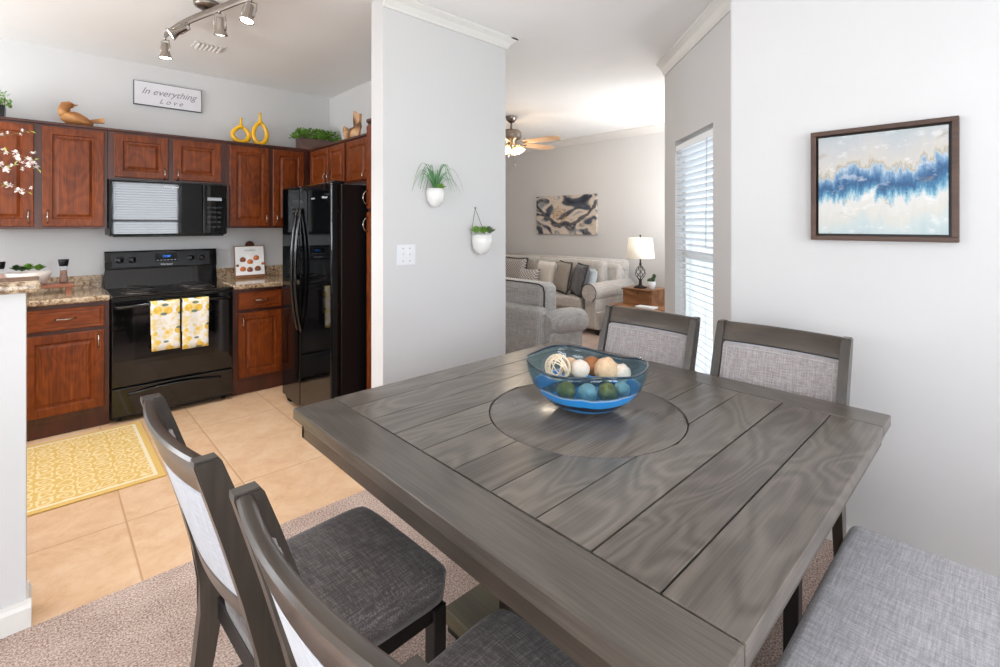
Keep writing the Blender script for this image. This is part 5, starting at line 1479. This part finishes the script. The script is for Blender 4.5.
m = MB(); m.lathe([(0.012, 0.283), (0.016, 0.295), (0.010, 0.31), (0.010, 0.40), (0.0, 0.402)], (lx, ly, lz), 16); m.build('neck', 'bronze_iron', t)
m = MB(); m.lathe([(0.168, 0.365), (0.143, 0.615), (0.1405, 0.615), (0.1655, 0.365)], (lx, ly, lz), 48); 
sh = m.build('lamp_shade', 'lamp_shade_cloth', t)
m = MB(); m.ball((lx, ly, lz + 0.48), 0.030, 2); m.build('bulb', 'lamp_glow', t)
m = MB(); m.tube([(lx, ly, lz + 0.37), (lx, ly, lz + 0.63)], 0.003, 6); m.tube([(lx - .140, ly, lz + .605), (lx + .140, ly, lz + .605)], 0.0015, 5); m.lathe([(0.0, 0.63), (0.012, 0.633), (0.012, 0.648), (0.0, 0.655)], (lx, ly, lz), 12); m.build('finial', 'bronze_iron', t)
l = bpy.data.lights.new('lamp_bulb', 'POINT'); l.energy = 4; l.color = (1, 0.88, 0.74); l.shadow_soft_size = 0.04
lo = bpy.data.objects.new('lamp_bulb', l); COL.objects.link(lo); lo.location = (lx, ly, lz + 0.50)
t = thing('potted_cactus', 'small cactus in a white pot beside the lit lamp', 'plant', (5.30, 2.965, 0.6225))
m = MB(); m.lathe([(0.0, 0.0), (0.038, 0.0), (0.050, 0.100), (0.046, 0.100), (0.044, 0.085), (0.0, 0.085)], (5.30, 2.965, 0.623), 22); m.build('pot', 'white_ceramic', t)
m = MB(); m.ball((5.30, 2.985, 0.73), 0.036, 2, (1, 1, .8), .1); m.ball((5.30, 2.95, 0.745), 0.030, 2, (.6, 1, 1.1), .1); m.ball((5.305, 2.935, 0.785), 0.026, 2, (.5, 1, 1.1), .1); m.build('cactus', 'leaf_dark', t)
m = MB(); m.box(5.06, 5.19, 2.82, 3.05, 0.4255, 0.445, 0.002); o = m.build('book', 'paper_white', origin=(5.12, 2.93, 0.4255)); tag(o, 'white book lying at the front of the low side table', 'book')

# swirl canvas on the back wall
y0, y1, z0, z1 = 4.235, 5.435, 1.248, 1.862
m = MB(); m.box(LX - 0.035, LX - 0.001, y0, y1, z0, z1, 0.002)
o = m.build('canvas_painting', 'swirl_canvas', origin=(LX - 0.018, (y0 + y1) / 2, (z0 + z1) / 2)); tag(o, 'wide unframed canvas of black and cream swirls above the sofa', 'painting')

# ceiling fan
fx, fy = 4.20, 4.245
t = thing('ceiling_fan', 'brushed nickel ceiling fan with pale wood blades and lit glass shades', 'ceiling fan', (fx, fy, CZ))
m = MB(); m.lathe([(0.0, CZ - 0.075), (0.03, CZ - 0.075), (0.06, CZ - 0.045), (0.072, CZ - 0.01), (0.072, CZ - 0.0005)], (fx, fy, 0), 28); m.build('canopy', 'brushed_nickel_dark', t)
m = MB(); m.tube([(fx, fy, CZ - 0.07), (fx, fy, 2.57)], 0.013, 10); m.build('downrod', 'brushed_nickel_dark', t)
m = MB(); m.lathe([(0.0, 2.575), (0.04, 2.575), (0.10, 2.565), (0.125, 2.54), (0.130, 2.49), (0.12, 2.455), (0.07, 2.435), (0.06, 2.40), (0.045, 2.375), (0.0, 2.37)], (fx, fy, 0), 32); m.build('motor_housing', 'brushed_nickel_dark', t)
for k in range(5):
    a = R_(-7.4 + 72 * k); d = Vector((math.cos(a), math.sin(a), 0)); s = Vector((-math.sin(a), math.cos(a), 0)); c = Vector((fx, fy, 2.405))
    m = MB(); u = (s - Vector((0, 0, 0.24))).normalized(); w = d.cross(u)
    poly = [(0.19, -.048), (0.30, -.058), (0.52, -.070), (0.645, -.064), (0.68, -.03), (0.68, .03), (0.645, .064), (0.52, .070), (0.30, .058), (0.19, .048)]
    lo_ = [m.b.verts.new(c + d * p + u * q - w * .003) for p, q in poly]; hi_ = [m.b.verts.new(c + d * p + u * q + w * .003) for p, q in poly]
    m.b.faces.new(lo_[::-1]); m.b.faces.new(hi_)
    for i in range(len(poly)): m.b.faces.new((lo_[i], lo_[(i + 1) % 10], hi_[(i + 1) % 10], hi_[i]))
    bl = m.build('blade', 'fan_blade_wood', t)
    m = MB(); m.tube([c + d * .10 + Vector((0, 0, .005)), c + d * .16 - Vector((0, 0, .012)), c + d * .23 - Vector((0, 0, .006))], [0.012, 0.010, 0.014], 8, flat=(.4, 1.4)); m.build('blade_iron', 'brushed_nickel_dark', bl)
for k in range(4):
    a = R_(20 + 90 * k); d = Vector((math.cos(a), math.sin(a), 0)); c = Vector((fx, fy, 2.39))
    m = MB(); m.tube([c, c + d * .06 + Vector((0, 0, .005)), c + d * .085 - Vector((0, 0, .02))], 0.008, 8); ar = m.build('lamp_arm', 'brushed_nickel_dark', t)
    dn = (d * .55 - Vector((0, 0, 1))).normalized(); rot = dn.to_track_quat('Z', 'Y').to_matrix(); q = c + d * .085 - Vector((0, 0, .02))
    m = MB(); m.lathe([(0.018, 0), (0.026, .02), (0.046, .06), (0.060, .085), (0.058, .085), (0.044, .06), (0.024, .02), (0.016, .003)], (0, 0, 0), 24)
    for v in m.b.verts: v.co = q + rot @ v.co
    m.build('glass_shade', 'frosted_glass', ar)
    m = MB(); m.ball(q + dn * .045, 0.019, 2); m.build('bulb', 'bulb_warm', ar)
    l = bpy.data.lights.new('fan_bulb', 'POINT'); l.energy = 4.5; l.color = (1, 0.88, 0.72); l.shadow_soft_size = 0.02
    lo = bpy.data.objects.new('fan_bulb', l); COL.objects.link(lo); lo.location = q + dn * .10
for dx, L in ((-0.02, .30), (0.03, .24)):
    m = MB(); m.tube([(fx + dx, fy - dx, 2.375), (fx + dx, fy - dx, 2.375 - L)], 0.0016, 5); m.ball((fx + dx, fy - dx, 2.375 - L), 0.008, 1, (1, 1, 1.8)); m.build('pull_chain', 'nickel', t)
